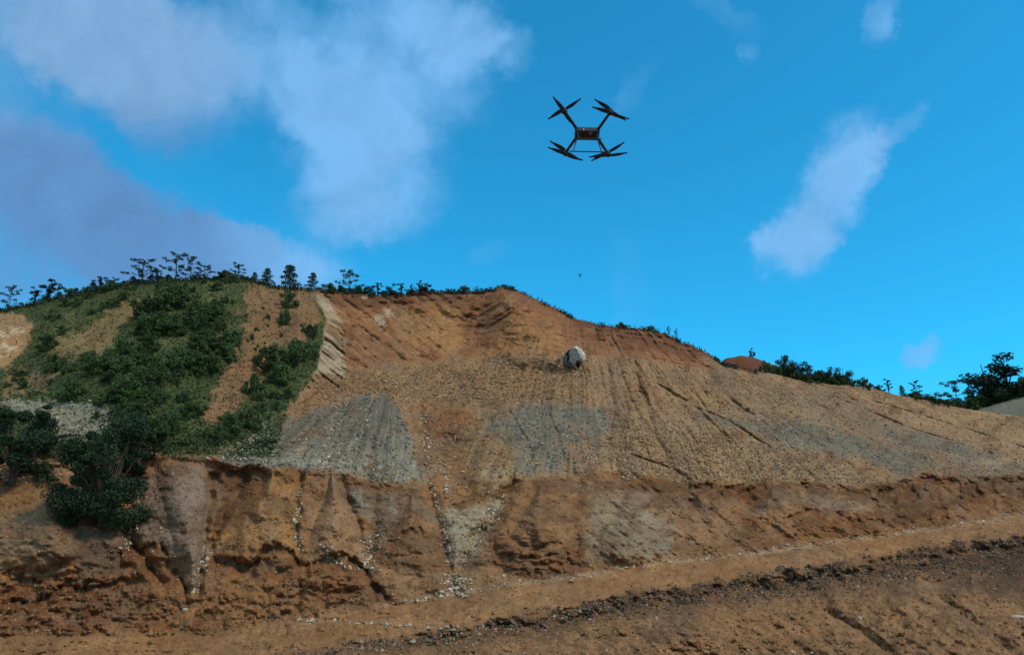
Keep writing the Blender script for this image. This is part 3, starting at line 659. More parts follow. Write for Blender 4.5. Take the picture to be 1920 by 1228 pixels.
def back_hill(name, crest_pts, dist, depth, colr, label, u0, u1):
    us = np.arange(u0, u1, 3.0); cf = curve(crest_pts); v = cf(us) + 1.2 * fbm(us / 12, us * 0, 5, 3)
    x, z = ray(us, v); rows_ = []; cs = []
    prof = [(-11, -17), (-10.5, -11.5), (-10, -7.2), (-8, -4.2), (-5.5, -2.3), (-3, -0.95), (-1.2, -0.25), (0, 0), (3, -0.2), (10, -2), (40, -16), (90, -40)]
    for dy, dz in prof:
        d = dist(us) + dy
        r = np.stack([x * dist(us) * (1 + dy / dist(us)), d, z * dist(us) + dz], -1)
        wob = 0.5 * fbm(r[:, 0] / 4, d / 4, 6, 3) * (1 if dy != 0 else 0)
        r[:, 2] += wob; rows_.append(r)
        nn = fbm(r[:, 0] / 3, d / 3, 7, 3)
        cs.append(np.array(colr)[None] * (1 + 0.3 * nn[:, None]))
    rows_ = np.array(rows_); cs = np.array(cs, dtype=np.float32)
    build_grid(name, rows_[::-1], cs[::-1], label)
    return lambda u: Vector((float(ray(u, cf(u))[0] * dist(u)), float(dist(u)), float(ray(u, cf(u))[1] * dist(u))))
mound_at = back_hill('red_mound', [(1250, 720), (1335, 690), (1360, 673), (1385, 667), (1402, 668), (1430, 676), (1460, 688), (1500, 706), (1600, 740)], lambda u: 150 + 0 * u, 10, (0.15, 0.055, 0.026),
                      'small dark red mound behind the crest of the scree', 1250, 1600)
grey_at = back_hill('grey_hill', [(1640, 800), (1790, 775), (1830, 769), (1855, 762), (1880, 752), (1920, 743), (1980, 728), (2200, 690), (2800, 660)], lambda u: 156 + 0 * u, 10, (0.17, 0.165, 0.115),
                     'grey gravel hill at the right behind the slope', 1640, 2800)

def at(u, v, push=0.0):
    """point of the hill seen at photo position u, v"""
    i = int(np.argmin(np.abs(ucols - u))); j = int(np.argmin(np.abs(V[:, i] - v)))
    p = P[j, i]; return Vector((float(p[0]), float(p[1]) + push, float(p[2])))
def crest_at(u, push=0.8):
    i = int(np.argmin(np.abs(ucols - u))); p = P[0, i]; return Vector((float(p[0] * (1 + push / p[1])), float(p[1] + push), float(p[2])))

# ------------------------------------------------------------------ foliage, trunks
def rand_rot(n, r):
    a = r.normal(size=(n, 3)); a /= np.linalg.norm(a, axis=1)[:, None] + 1e-9
    b = r.normal(size=(n, 3)); b -= (a * b).sum(1)[:, None] * a; b /= np.linalg.norm(b, axis=1)[:, None] + 1e-9
    return a, b
def leaves(cent, size, r, slim=0.55):
    n = len(cent); a, b = rand_rot(n, r); s = size * r.uniform(0.6, 1.35, (n, 1))
    v = np.stack([cent - a * s, cent + b * s * slim, cent + a * s, cent - b * s * slim], 1).reshape(-1, 3)
    return v, np.arange(n * 4).reshape(n, 4)
def tube(pts, rad, k=5):
    pts = np.array(pts, dtype=float); n = len(pts); vs = []
    for i in range(n):
        d = pts[min(i + 1, n - 1)] - pts[max(i - 1, 0)]; d /= np.linalg.norm(d) + 1e-9
        s = np.cross(d, (0.31, 0.9, 0.2)); s /= np.linalg.norm(s) + 1e-9; t = np.cross(d, s)
        for j in range(k):
            an = 2 * math.pi * j / k; vs.append(pts[i] + rad[i] * (math.cos(an) * s + math.sin(an) * t))
    fs = [[i * k + j, i * k + (j + 1) % k, (i + 1) * k + (j + 1) % k, (i + 1) * k + j] for i in range(n - 1) for j in range(k)]
    return np.array(vs), np.array(fs)
def join(parts):
    vs, fs, o = [], [], 0
    for v, f in parts: vs.append(v); fs.append(f + o); o += len(v)
    return np.concatenate(vs), np.concatenate(fs)
def clump(c, rr, n, r, shell=0.45):
    n = int(n * 1.9)
    d = r.normal(size=(n, 3)); d /= np.linalg.norm(d, axis=1)[:, None]
    return np.array(c) + d * (shell + (1 - shell) * r.random((n, 1)) ** 0.5) * np.array(rr)

def proto_tree(kind, seed):
    """unit-high tree standing on the origin: (trunk mesh, crown mesh)"""
    r = np.random.default_rng(seed); tub = []; cen = []
    lean = r.uniform(-.05, .05, 2)
    tr = [(lean[0] * z + .012 * math.sin(9 * z + seed), lean[1] * z + .012 * math.cos(7 * z + seed), z) for z in np.linspace(-.12, .97, 7)]
    tub.append(tube(tr, np.linspace(.022, .006, 7)))
    P_ = lambda z: np.array([np.interp(z, [t[2] for t in tr], [t[i] for t in tr]) for i in range(3)])
    ls = .026
    if kind == 'sparse':
        for k in range(13):
            z = .2 + .74 * k / 12 + r.uniform(-.03, .03); L = (.50 - .30 * (z - .2)) * r.uniform(.55, 1.1); an = k * 2.4 + r.uniform(-.4, .4)
            e = P_(z) + np.array([math.cos(an) * L, math.sin(an) * L, .05 + r.uniform(0, .07)])
            tub.append(tube([P_(z), (P_(z) + e) / 2 + (0, 0, -.01), e], [.009, .006, .003], 4))
            for m in range(3):
                c = P_(z) * (0.5 - m * .25) + e * (.5 + m * .25) + r.normal(size=3) * .02
                cen.append(clump(c + (0, 0, r.uniform(-.02, .03)), (.075, .075, .05), 17 if m else 8, r, .1))
        cen.append(clump(P_(.97), (.07, .07, .05), 30, r))
    elif kind == 'cone':
        for k in range(20):
            z = .10 + .86 * k / 19; L = .33 * (1.03 - z) ** .75 * r.uniform(.75, 1.15); an = k * 2.4
            e = P_(z) + np.array([math.cos(an) * L, math.sin(an) * L, -.01]); tub.append(tube([P_(z), e], [.007, .003], 4))
            cen.append(clump((P_(z) + e) / 2, (.08 + L * .4, .08 + L * .4, .06), 34, r, .1)); cen.append(clump(e + (0, 0, r.uniform(-.03, .03)), (.08, .08, .05), 18, r, .1))
    elif kind == 'round':
        for k in range(19):
            an = r.uniform(0, 6.28); ph = r.uniform(-.42, .36); rad = r.uniform(.08, .32) * (1 - .8 * max(0, ph))
            e = P_(.56) + np.array([math.cos(an) * rad, math.sin(an) * rad, ph]); s = P_(r.uniform(.15, .4))
            tub.append(tube([s, (s + e) / 2 + (0, 0, .03), e], [.013, .009, .004], 4)); q_ = r.uniform(.09, .15)
            cen.append(clump(e, (q_, q_, q_ * .85), 64, r, .1))
    elif kind == 'wispy':
        for k in range(9):
            z = .3 + .66 * k / 8; an = k * 2.4; L = r.uniform(.05, .2)
            e = P_(z) + np.array([math.cos(an) * L, math.sin(an) * L, .09]); tub.append(tube([P_(z - .05), e], [.006, .003], 4))
            cen.append(clump(e, (.06, .06, .055), 26, r)); cen.append(clump(P_(z), (.04, .04, .05), 14, r))
    else:                                                               # shrub
        for k in range(22):
            an = r.uniform(0, 6.28); rad = r.uniform(0, .5); z = r.uniform(.08, .86) * (1 - .7 * rad)
            e = np.array([math.cos(an) * rad, math.sin(an) * rad, z])
            tub.append(tube([(0, 0, -.1), e * .6, e], [.018, .012, .004], 4)); q_ = r.uniform(.07, .2)
            cen.append(clump(e, (q_, q_, q_ * r.uniform(.6, 1.4)), 70, r, .1))
    cen = np.concatenate(cen)
    tv, tf = join(tub); lv, lf = leaves(cen, ls if kind != 'shrub' else .04, r)
    a = mesh_obj('trunk', tv, tf, M_bark, link=False); mat = {'sparse': M_pine, 'cone': M_pine, 'wispy': M_pine, 'round': M_dark}.get(kind, M_leaf)
    b = mesh_obj('crown', lv, lf, mat, link=False)
    return a.data, b.data
PROTO = {k: [proto_tree(k, 10 * i + j) for j in range(3)] for i, k in enumerate(('sparse', 'cone', 'round', 'wispy', 'shrub'))}
tcount = [0]
def put_tree(kind, base, w, h, label, name, cat, group=None, sink=0.25):
    i = tcount[0]; tcount[0] += 1
    tm, cm = PROTO[kind][i % 3]
    e = bpy.data.objects.new(name, None); col.objects.link(e); e.empty_display_size = .3
    e.location = base - Vector((0, 0, sink)); e.rotation_euler = (0, 0, random.uniform(0, 6.28))
    nat = {'sparse': .9, 'cone': .72, 'round': .78, 'wispy': .45, 'shrub': 1.15}[kind]
    e.scale = (w / nat, w / nat, h + sink)
    for nm, me in (('trunk' if kind != 'shrub' else 'stem', tm), ('crown' if kind != 'shrub' else 'foliage', cm)):
        o = bpy.data.objects.new(nm, me); col.objects.link(o); o.parent = e
    tag(e, label, cat, group); return e

# ridge trees: x, crest offset px, top y, width px, kind, label
G1 = 'trees along the crest of the wooded spur'
RT = [(15, 0, 534, 34, 'sparse', 'open pine at the far left end of the green crest'),
 (85, 0, 527, 44, 'wispy', 'thin airy tree on the low left crest right of the leftmost pine'),
 (62, 0, 541, 22, 'wispy', 'small thin sapling between the leftmost pine and the airy tree'),
 (188, 0, 519, 26, 'wispy', 'upper of two thin saplings on the left rise of the green crest'),
 (214, 0, 522, 24, 'sparse', 'little tufted pine halfway up the green crest below the broad pine'),
 (264, 0, 487, 62, 'sparse', 'broad low pine leaning over the green crest left of the tallest pine'),
 (294, 0, 507, 18, 'wispy', 'tiny sapling in the gap between the broad pine and the tallest pine'),
 (328, 0, 474, 46, 'sparse', 'tallest pine on the green crest, left one of the close pair'),
 (357, 0, 476, 36, 'sparse', 'tall pine on the green crest, right one of the close pair'),
 (381, 0, 495, 36, 'sparse', 'lower spreading pine just right of the tall pair on the green crest'),
 (421, 0, 503, 36, 'shrub', 'dense dark bush on the crest left of the bare red gap'),
 (446, 0, 493, 30, 'sparse', 'slender pine beside the dense bush at the edge of the red gap'),
 (477, 0, 508, 18, 'cone', 'smallest conical pine above the bare red gap'),
 (500, 1, 499, 28, 'cone', 'compact conical pine with visible trunk above the bare red gap'),
 (544, 2, 490, 42, 'cone', 'tall layered pine right of the red gap with bushes under it'),
 (584, 2, 507, 26, 'cone', 'narrow conical pine at the top of the pale cliff'),
 (619, 0, 528, 30, 'shrub', 'low bushy tree on the crest just right of the pale cliff'),
 (656, 0, 504, 44, 'sparse', 'tall loose pine alone on the crest right of the pale cliff'),
 (640, 0, 533, 30, 'shrub', 'dark shrub at the left foot of the tall loose pine'),
 (672, 0, 532, 26, 'shrub', 'dark shrub at the right foot of the tall loose pine'),
 (691, 0, 533, 24, 'round', 'rounded small tree in the row right of the tall loose pine'),
 (709, 0, 531, 18, 'wispy', 'first thin sapling after the rounded small tree in the crest row'),
 (731, 0, 529, 22, 'round', 'bushy upright tree in the middle of the crest row'),
 (752, 0, 531, 18, 'wispy', 'slim tree right of the bushy upright tree in the crest row'),
 (772, 0, 533, 9, 'wispy', 'thinnest stick-like sapling in the crest row'),
 (785, 0, 526, 12, 'wispy', 'tall thin sapling rising behind the wide dark bush'),
 (800, 0, 531, 32, 'shrub', 'wide dark bush closing the right end of the crest row'),
 (871, 0, 533, 22, 'shrub', 'lone round dark bush on the crest left of the summit'),
 (893, 0, 537, 7, 'wispy', 'tiny sapling between the lone round bush and the summit'),
 (941, 0, 530, 14, 'shrub', 'small dark bush on the very summit'),
 (962, 0, 537, 18, 'shrub', 'flat bush just right of the summit'),
 (1165, 0, 603, 20, 'shrub', 'low dark bush on the red shoulder left of the two saplings'),
 (1215, 0, 608, 18, 'shrub', 'low bush on the red shoulder beside the two saplings'),
 (1254, 0, 613, 8, 'wispy', 'left one of two tiny saplings on the descending red crest'),
 (1268, 0, 618, 7, 'wispy', 'right one of two tiny saplings on the descending red crest'),
 (1623, 0, 704, 28, 'shrub', 'round shrub standing alone right of the dense thicket'),
 (1647, 0, 722, 20, 'shrub', 'very low bush right of the lone round shrub'),
 (1668, 0, 713, 14, 'wispy', 'thin upright sapling in the gap right of the round shrub'),
 (1693, 0, 724, 15, 'cone', 'small pointed tree leaning on the slope crest'),
 (1722, 0, 716, 22, 'sparse', 'open young tree rising from the low dark thicket'),
 (1718, 0, 733, 32, 'shrub', 'dark bush at the left end of the low thicket'), (1748, 0, 735, 36, 'shrub', 'dark bush in the right half of the low thicket'),
 (1775, 0, 749, 30, 'shrub', 'smallest dark bush where the low thicket ends')]
for x, off, top, w, kd, lb in RT:
    b = crest_at(x); k = b.y / F
    cy = V[0, int(np.argmin(np.abs(ucols - x)))]
    nm = 'shrub' if kd == 'shrub' else ('pine_tree' if kd in ('sparse', 'cone') else ('sapling' if kd == 'wispy' else 'broadleaf_tree'))
    put_tree(kd, b, w * k * 1.3, (cy - top + 4) * k, lb, nm, 'bush' if kd == 'shrub' else 'tree', 'trees and bushes along the crest')
# on the mound and in the thicket behind the right crest
b = mound_at(1409); put_tree('round', b, 15 * 150 / F, 19 * 150 / F, 'single round-topped tree standing alone on the dark red mound', 'broadleaf_tree', 'tree', None)
for x, top, w, kd, lb in [(1444, 672, 16, 'shrub', 'small bush at the left start of the dense thicket behind the scree crest'), (1468, 662, 36, 'round', 'tallest tree of the dense thicket, at its left end'),
  (1482, 664, 24, 'round', 'tree with pointed top touching the tallest one of the thicket'), (1497, 678, 34, 'round', 'second-row tree right of the pointed top of the thicket'),
  (1522, 680, 36, 'round', 'broad tree in the middle of the thicket behind the scree crest'), (1540, 690, 34, 'shrub', 'lower dark bush right of the broad middle tree of the thicket'),
  (1555, 686, 22, 'round', 'tree with a notch on its left near the right end of the thicket'), (1570, 694, 30, 'shrub', 'dark bush between the last two trees of the thicket'),
  (1584, 687, 28, 'round', 'last tree at the right end of the thicket'), (1510, 695, 40, 'shrub', 'wide dark bush under the broad middle tree of the thicket'), (1480, 685, 36, 'shrub', 'wide dark bush under the tallest tree of the thicket'),
  (1591, 705, 20, 'shrub', 'low bush under the last tree of the thicket'), (1460, 685, 30, 'shrub', 'low bush at the foot of the tallest thicket tree')]:
    b = crest_at(x, 1.6); k = b.y / F; cy = V[0, int(np.argmin(np.abs(ucols - x)))]
    put_tree(kd, b - Vector((0, 0, .3)), w * k * 1.5, (cy - top + 9) * k, lb, 'shrub' if kd == 'shrub' else 'broadleaf_tree', 'bush' if kd == 'shrub' else 'tree', 'thicket behind the scree crest')
for x, top, w, kd, lb in [(1810, 716, 40, 'sparse', 'small tree with flat side branch left of the big right trees'), (1862, 681, 62, 'round', 'left one of the big round-crowned trees at the right edge'),
  (1906, 668, 76, 'round', 'big round-crowned tree cut by the right edge of the picture'), (1888, 700, 46, 'round', 'middle tree between the two big round crowns at the right'), (1806, 745, 40, 'shrub', 'dark bush under the flat-branched small tree'),
  (1838, 738, 50, 'shrub', 'dark bush at the left foot of the big right trees'), (1868, 728, 50, 'shrub', 'dark bush under the left big round crown'), (1898, 718, 50, 'shrub', 'dark bush under the tree cut by the right edge'),
  (1930, 700, 50, 'shrub', 'bush hiding at the right picture edge below the big crown')]:
    b = grey_at(x) + Vector((0, 2.0, -0.5)); k = b.y / F; cy = float(curve([(1790, 775), (1830, 769), (1855, 762), (1880, 752), (1920, 743), (1980, 728)])(x))
    put_tree(kd, b, w * k * 1.65, (cy - top + 12) * k, lb, 'shrub' if kd == 'shrub' else 'broadleaf_tree', 'bush' if kd == 'shrub' else 'tree', 'trees on the grey hill')

for x in list(np.linspace(1436, 1602, 15)) + list(np.linspace(1712, 1800, 6)):
    b = crest_at(x, 1.2) - Vector((0, 0, .3)); k = b.y / F
    put_tree('shrub', b, random.uniform(18, 28) * k, (random.uniform(20, 36) if x < 1650 else random.uniform(12, 20)) * k, 'one of the low dark bushes filling the foot of the thicket on the right crest', 'shrub', 'bush', 'low bushes at the foot of the right thicket')
for x in np.linspace(1800, 1925, 11):
    b = grey_at(x) + Vector((0, .8, -.5)); k = b.y / F
    put_tree('shrub', b, random.uniform(24, 38) * k, random.uniform(18, 34) * k * (1 + max(0, x - 1840) / 160), 'one of the dark bushes massed under the big round-crowned trees at the right', 'shrub', 'bush', 'bushes under the big right trees')
for xs_, hr, wr_, lb, gp in [(np.linspace(96, 312, 15), (12, 24), (22, 34), 'one of the low dark scrub trees fringing the left part of the green crest', 'scrub trees on the left crest'),
                        (np.linspace(372, 470, 7), (10, 18), (20, 30), 'one of the low dark bushes between the tall pines and the red gap', 'low bushes by the red gap'),
                        (np.linspace(598, 815, 12), (9, 17), (18, 28), 'one of the low dark bushes under the tree row right of the pale cliff', 'low bushes under the crest row')]:
    for x in xs_:
        x += random.uniform(-5, 5); b = crest_at(x, 1.0); k = b.y / F
        put_tree(random.choice(('shrub', 'shrub', 'cone')) if xs_[0] < 300 else 'shrub', b, random.uniform(*wr_) * k, random.uniform(*hr) * k, lb, 'shrub', 'bush', gp)
# bushes of the spur
def soil_up(u, v): return at(u, v)
SB = [(540, 560, 46, 40, 'dark bush hanging on the red earth right below the layered pine'), (536, 590, 30, 34, 'small dark bush below the one under the layered pine'),
 (578, 612, 38, 34, 'bush at the rim of the pale cliff'), (505, 668, 70, 60, 'upper left bush of the dark cluster beside the pale cliff'), (550, 660, 70, 62, 'biggest bush of the dark cluster beside the pale cliff'),
 (582, 650, 40, 46, 'bush of the dark cluster leaning over the pale cliff'), (528, 700, 60, 50, 'lower bush of the dark cluster beside the pale cliff'), (475, 720, 50, 50, 'bush on the red soil left of the dark cluster'),
 (466, 780, 52, 50, 'bush at the lower end of the red soil strip'), (425, 790, 56, 44, 'bush left of the one at the lower end of the red soil strip'), (540, 735, 30, 26, 'little bush just above the grey shale fan'),
 (437, 622, 34, 46, 'narrow dark bush on the left border of the red soil strip'), (428, 660, 40, 40, 'dark bush low on the left border of the red soil strip'), (362, 572, 38, 34, 'round dark bush high on the green slope below the tall pines'),
 (285, 600, 60, 50, 'large dark bush in the shaded hollow of the green slope'), (85, 640, 46, 40, 'bush right of the bare pale patch at the left edge'), (345, 536, 26, 24, 'small bush right under the tall pines')]
for x, y, w, h, lb in SB:
    b = at(x, y + h * .45); k = b.y / F
    put_tree('shrub', b, w * k, h * k, lb, 'shrub', 'bush', 'bushes on the wooded spur')
r_ = np.random.default_rng(5)
def area(n, pts, wr, label, group):
    p = np.array(pts, float); got = 0
    while got < n:
        x = r_.uniform(p[:, 0].min(), p[:, 0].max()); y = r_.uniform(p[:, 1].min(), p[:, 1].max()); ins = False
        for i in range(len(p)):
            ax, ay = p[i]; bx, by = p[(i + 1) % len(p)]
            if (ay > y) != (by > y) and x < (bx - ax) * (y - ay) / (by - ay) + ax: ins = not ins
        if not ins: continue
        b = at(x, y); k = b.y / F; w = r_.uniform(*wr); lo_, hi_ = wr
        sz = 'larger' if w > (lo_ + hi_) / 2 else 'smaller'
        q_ = np.quantile(p[:, 1], (.35, .65)); ht = 'highest' if y < q_[0] else ('lowest' if y > q_[1] else 'middle'); sd_n = 'left' if x < p[:, 0].mean() else 'right'
        lb_ = label.replace('one of the', 'one of the %s bushes, %s band, %s half:' % (sz, ht, sd_n), 1) if n > 15 else label
        lb_ = ' '.join(lb_.split()[:16])
        put_tree('shrub', b, w * k, w * k * r_.uniform(.6, .95), lb_, 'shrub', 'bush', lb_.replace('one of the ', '') if n > 15 else group); got += 1
area(105, [(100, 770), (190, 660), (270, 600), (330, 560), (400, 580), (430, 640), (400, 730), (360, 800), (300, 830), (230, 800)], (26, 64), 'one of the dense growth on the wooded spur', 'dense bushes in the middle of the spur')
area(34, [(60, 600), (160, 548), (300, 530), (440, 530), (440, 570), (330, 560), (250, 570), (120, 640)], (12, 30), 'one of the scattered growth under the green crest', 'low bushes under the green crest')
area(22, [(0, 725), (60, 690), (180, 650), (220, 680), (120, 740), (0, 750)], (14, 32), 'one of the left flank above grey rock', 'small bushes on the left flank')
area(30, [(300, 780), (400, 760), (520, 740), (540, 760), (470, 820), (300, 850)], (12, 30), 'one of the spur foot above grey shale', 'small bushes at the foot of the spur')
area(16, [(470, 560), (540, 600), (560, 620), (470, 720), (440, 740), (455, 600)], (7, 14), 'one of the tiny tufts dotting the red soil strip of the spur', 'tiny bushes on the red soil strip')

def big_bush(name, base, w, h, n, seed, label, nclump=46, lsz=0.11, lean=0):
    r = np.random.default_rng(seed); tub = []; cen = []
    for k in range(7):
        an = r.uniform(0, 6.28); rad = r.uniform(.15, .4) * w / 2
        tub.append(tube([(0, 0, -.6), (math.cos(an) * rad * .4, math.sin(an) * rad * .4, h * .3), (math.cos(an) * rad, math.sin(an) * rad, h * .72)], [.13, .09, .04], 6))
    for k in range(nclump):
        z = r.uniform(.0, 1.0) ** .9; ww = w / 2 * math.sqrt(max(.1, 1 - abs(z - .45) ** 2 * 2.4)); an = r.uniform(0, 6.28); rad = r.uniform(.1, 1) ** .6 * ww * 1.02
        c = np.array([math.cos(an) * rad + lean * z, math.sin(an) * rad, z * h * .9]); q_ = r.uniform(.05, .2) * w
        tub.append(tube([(lean * .2, 0, h * .15), c * (.6, .6, .7), c], [.06, .035, .012], 4))
        cen.append(clump(c, (q_, q_, q_ * .75), n // nclump, r, .3))
        if k % 2 == 0:
            e = c * 1.12; cen.append(clump(e, (q_ * .7, q_ * .7, q_ * .35), n // nclump // 3, r, .2))
    e = bpy.data.objects.new(name, None); col.objects.link(e); e.location = base
    tv, tf = join(tub); mesh_obj('stem', tv, tf, M_bark, e)
    lv, lf = leaves(np.concatenate(cen), lsz, r); mesh_obj('foliage', lv, lf, M_dark, e)
    tag(e, label, 'bush'); return e
b = at(195, 985, -.6); k = b.y / F; big_bush('large_bush', b, 160 * k, 205 * k, 17000, 1, 'largest very dark bush in front, hanging over the brown bank at the left', 60)
b = at(30, 905, -.6); k = b.y / F; big_bush('large_bush', b - Vector((0, 0, .5)), 135 * k, 155 * k, 12000, 2, 'dark bush at the left edge in front of the grey rock', 34)
b = at(262, 890, -.6); k = b.y / F; big_bush('large_bush', b, 62 * k, 100 * k, 5000, 3, 'dark green bush rising behind the largest bush on its right side', 26)
b = at(70, 850, -.6); k = b.y / F; big_bush('large_bush', b, 60 * k, 80 * k, 2800, 4, 'leafy bush between the grey rock and the left edge bush', 20)

# ------------------------------------------------------------------ ground cover: grass tufts and fringe (uncountable)
def scatter_points(wgt, n, r):
    w = (wgt[:-1, :-1] * np.abs(V[1:, :-1] - V[:-1, :-1])).clip(0).ravel(); w = w / w.sum()
    idx = r.choice(len(w), n, p=w); j, i = np.unravel_index(idx, (NR - 1, NU - 1)); t = r.random((n, 2))
    p = P[j, i] + (P[j + 1, i] - P[j, i]) * t[:, :1] + (P[j, np.minimum(i + 1, NU - 1)] - P[j, i]) * t[:, 1:]
    return p, j, i
r = np.random.default_rng(21)
grassy = wood * (1 - np.clip(sstep(0.12, 0.24, C[..., 0]), 0, 1))
grassy[:, :40] *= 0.2
p, j, i = scatter_points(grassy + 0.05 * wood, 26000, r)
p[:, 2] += 0.12; v, f = leaves(p, 0.2, r, .35); o = mesh_obj('grass_cover', v, f, M_grass); tag(o, 'green grass and weeds covering the wooded spur', 'grass', kind='stuff')
p, j, i = scatter_points(((V - lines[0]) < 5) * (U > 560) * (U < 1420) * (0.2 + sstep(-.2, .4, fbm(U / 12, U * 0, 3, 3))) * 1.0 + 0.7 * ((V - lines[0]) < 6) * (U <= 560), 9000, r)
p[:, 2] += r.uniform(-.15, .55, len(p)); v, f = leaves(p, 0.17, r, .5); o = mesh_obj('crest_scrub', v, f, M_dark); tag(o, 'thin dark scrub fringing the crest line of the hill', 'scrub', kind='stuff')

# ------------------------------------------------------------------ stones
OCT = np.array([(1, 0, 0), (0, 1, 0), (-1, 0, 0), (0, -1, 0), (0, 0, 1), (0, 0, -1)], float)
OCTF = np.array([(0, 1, 4), (1, 2, 4), (2, 3, 4), (3, 0, 4), (1, 0, 5), (2, 1, 5), (3, 2, 5), (0, 3, 5)])
def stones(name, wgt, n, smin, smax, palette, label, seed, cat='stones'):
    r = np.random.default_rng(seed); p, j, i = scatter_points(wgt, n, r)
    s = smin + (smax - smin) * r.random(n) ** 3.2
    v = OCT[None] * (1 + r.uniform(-.35, .35, (n, 6, 1))) * s[:, None, None] * r.uniform(.6, 1.3, (n, 1, 3))
    v = v + r.normal(size=(n, 6, 3)) * s[:, None, None] * .15 + p[:, None, :] + np.array((0, -.02, 0.02))
    f = OCTF[None] + (np.arange(n) * 6)[:, None, None]
    pal = np.array(palette, float); c = pal[r.integers(0, len(pal), n)] * r.uniform(.75, 1.2, (n, 1))
    o = mesh_obj(name, v.reshape(-1, 3), f.reshape(-1, 3), M_vc, cols=np.repeat(c, 6, 0)); tag(o, label, cat, kind='stuff'); return o
tanp = [(0.33, .20, .10), (.37, .235, .12), (.27, .155, .075), (.45, .33, .20), (.20, .105, .05), (.30, .17, .075), (.15, .085, .04)]
greyp = [(.17, .165, .13), (.25, .22, .16), (.42, .36, .25), (.10, .10, .08), (.13, .13, .11)]
inframe = (U > -60) * (U < 1980)
gravel_w = scree * (1 - P1) * (1 - P2) * (1 - .8 * P3) * (1 - .8 * P4) * (0.35 + 0.9 * sstep(-.3, .4, mot)) * inframe
gravel_w += 1.6 * scree * poly([(640, 690), (1100, 690), (1100, 750), (820, 745), (640, 735), (560, 765)], 14) + 1.4 * scree * poly([(1150, 780), (1520, 850), (1640, 905), (1170, 900)], 20)
stones('gravel', gravel_w, 36000, .035, .18, tanp, 'tan gravel strewn over the scree slope', 31)
stones('shale_chips', (P1 + P2 + P3 + P4 + .5 * rock) * (.4 + sstep(0, .5, streak)), 7000, .04, .19, greyp, 'grey and cream chips in the grey shale fans', 32)
cut_w = (cut * (.35 + 1.2 * sstep(0, .4, mot)) + upper * .45 + fore * .5 + road * .12) * inframe * (1 - wood)
stones('earth_clods', cut_w, 20000, .035, .14, [(.24, .12, .05), (.19, .09, .035), (.30, .18, .09), (.30, .19, .10), (.14, .065, .028), (.26, .14, .06)], 'brown clods and small stones on the cut banks', 33)
stones('rubble', np.clip(rubble, 0, 1) * inframe, 6500, .04, .19, [(.05, .033, .02), (.08, .05, .028), (.12, .07, .036), (.15, .10, .06), (.03, .022, .015), (.18, .105, .05), (.30, .23, .15)], 'dark broken rubble in the ditch under the track', 34)
# pale stone trains lying in the gully bottoms
def train(pts, wd):
    p = np.array(pts, float); m = np.zeros_like(V)
    t = np.clip((V - p[0, 1]) / (p[-1, 1] - p[0, 1]), 0, 1); ug = np.interp(V, p[:, 1], p[:, 0]) + 5 * pn1
    return np.exp(-((U - ug) / wd) ** 2) * (V > p[0, 1]) * (V < p[-1, 1]) * (.3 + sstep(-.2, .4, pn2))
TW = train([(792, 780), (800, 880), (828, 970), (842, 1062)], 5) + train([(690, 1000), (688, 1070)], 14) + 1.6 * train([(850, 1075), (852, 1118)], 22) + train([(940, 925), (900, 1000), (866, 1060)], 12) \
   + train([(560, 915), (556, 1000), (560, 1040)], 5) + train([(392, 1020), (362, 1110)], 8) + train([(640, 775), (600, 850)], 6) + train([(700, 770), (660, 840), (600, 872)], 7) + train([(264, 915), (256, 960), (235, 1030)], 8) \
   + train([(830, 860), (842, 930)], 7) + train([(1170, 860), (1180, 900)], 12) + 0.25 * np.exp(-((V - lines[3]) / 4) ** 2) * (U > 700) * inframe + train([(600, 1020), (640, 1060), (690, 1070)], 10) + .5 * train([(540, 1160), (900, 1180)], 60)
stones('pale_stones', TW, 3000, .04, .21, [(.46, .38, .26), (.54, .47, .34), (.36, .27, .16), (.27, .22, .15), (.24, .15, .08)], 'pale stones washed into the gully bottoms', 35)

# individual stones, each an object of its own
def rock_mesh(seed, sub=2, flat=.75):
    import bmesh
    bm = bmesh.new(); bmesh.ops.create_icosphere(bm, subdivisions=sub, radius=1)
    r = np.random.default_rng(seed); pl_ = r.normal(size=(9, 3)); pl_ /= np.linalg.norm(pl_, axis=1)[:, None]; dd = r.uniform(.55, .9, 9)
    for vt in bm.verts:
        c = np.array(vt.co)
        for n_, d_ in zip(pl_, dd):
            e = c @ n_ - d_
            if e > 0: c = c - n_ * e
        vt.co = Vector(c * (1, .85, flat))
    me = bpy.data.meshes.new('stone'); bm.to_mesh(me); bm.free(); return me
def rock_mat(name, c): return plain(name, c, .9, 0, .3, 3.0)
RM = [rock_mat('cream stone', (.46, .39, .27)), rock_mat('tan stone', (.30, .19, .10)), rock_mat('grey stone', (.12, .10, .075))]
RMESH = []
for s_ in range(5):
    for m_ in RM:
        me = rock_mesh(s_ + 3, 1); me.materials.append(m_); RMESH.append(me)
def put_stone(u, v, px, mi, label, group, sc=None):
    b = at(u, v); k = b.y / F; s = px * k / 2
    o = bpy.data.objects.new('stone', RMESH[random.randrange(5) * 3 + mi]); col.objects.link(o)
    o.location = b + Vector((0, -.3 * s, .25 * s)); o.rotation_euler = (random.uniform(-.4, .4), random.uniform(-.4, .4), random.uniform(0, 6.28))
    o.scale = sc and tuple(s * q_ for q_ in sc) or (s * random.uniform(.9, 1.3), s, s * random.uniform(.7, 1.0))
    tag(o, label, 'stone', group)
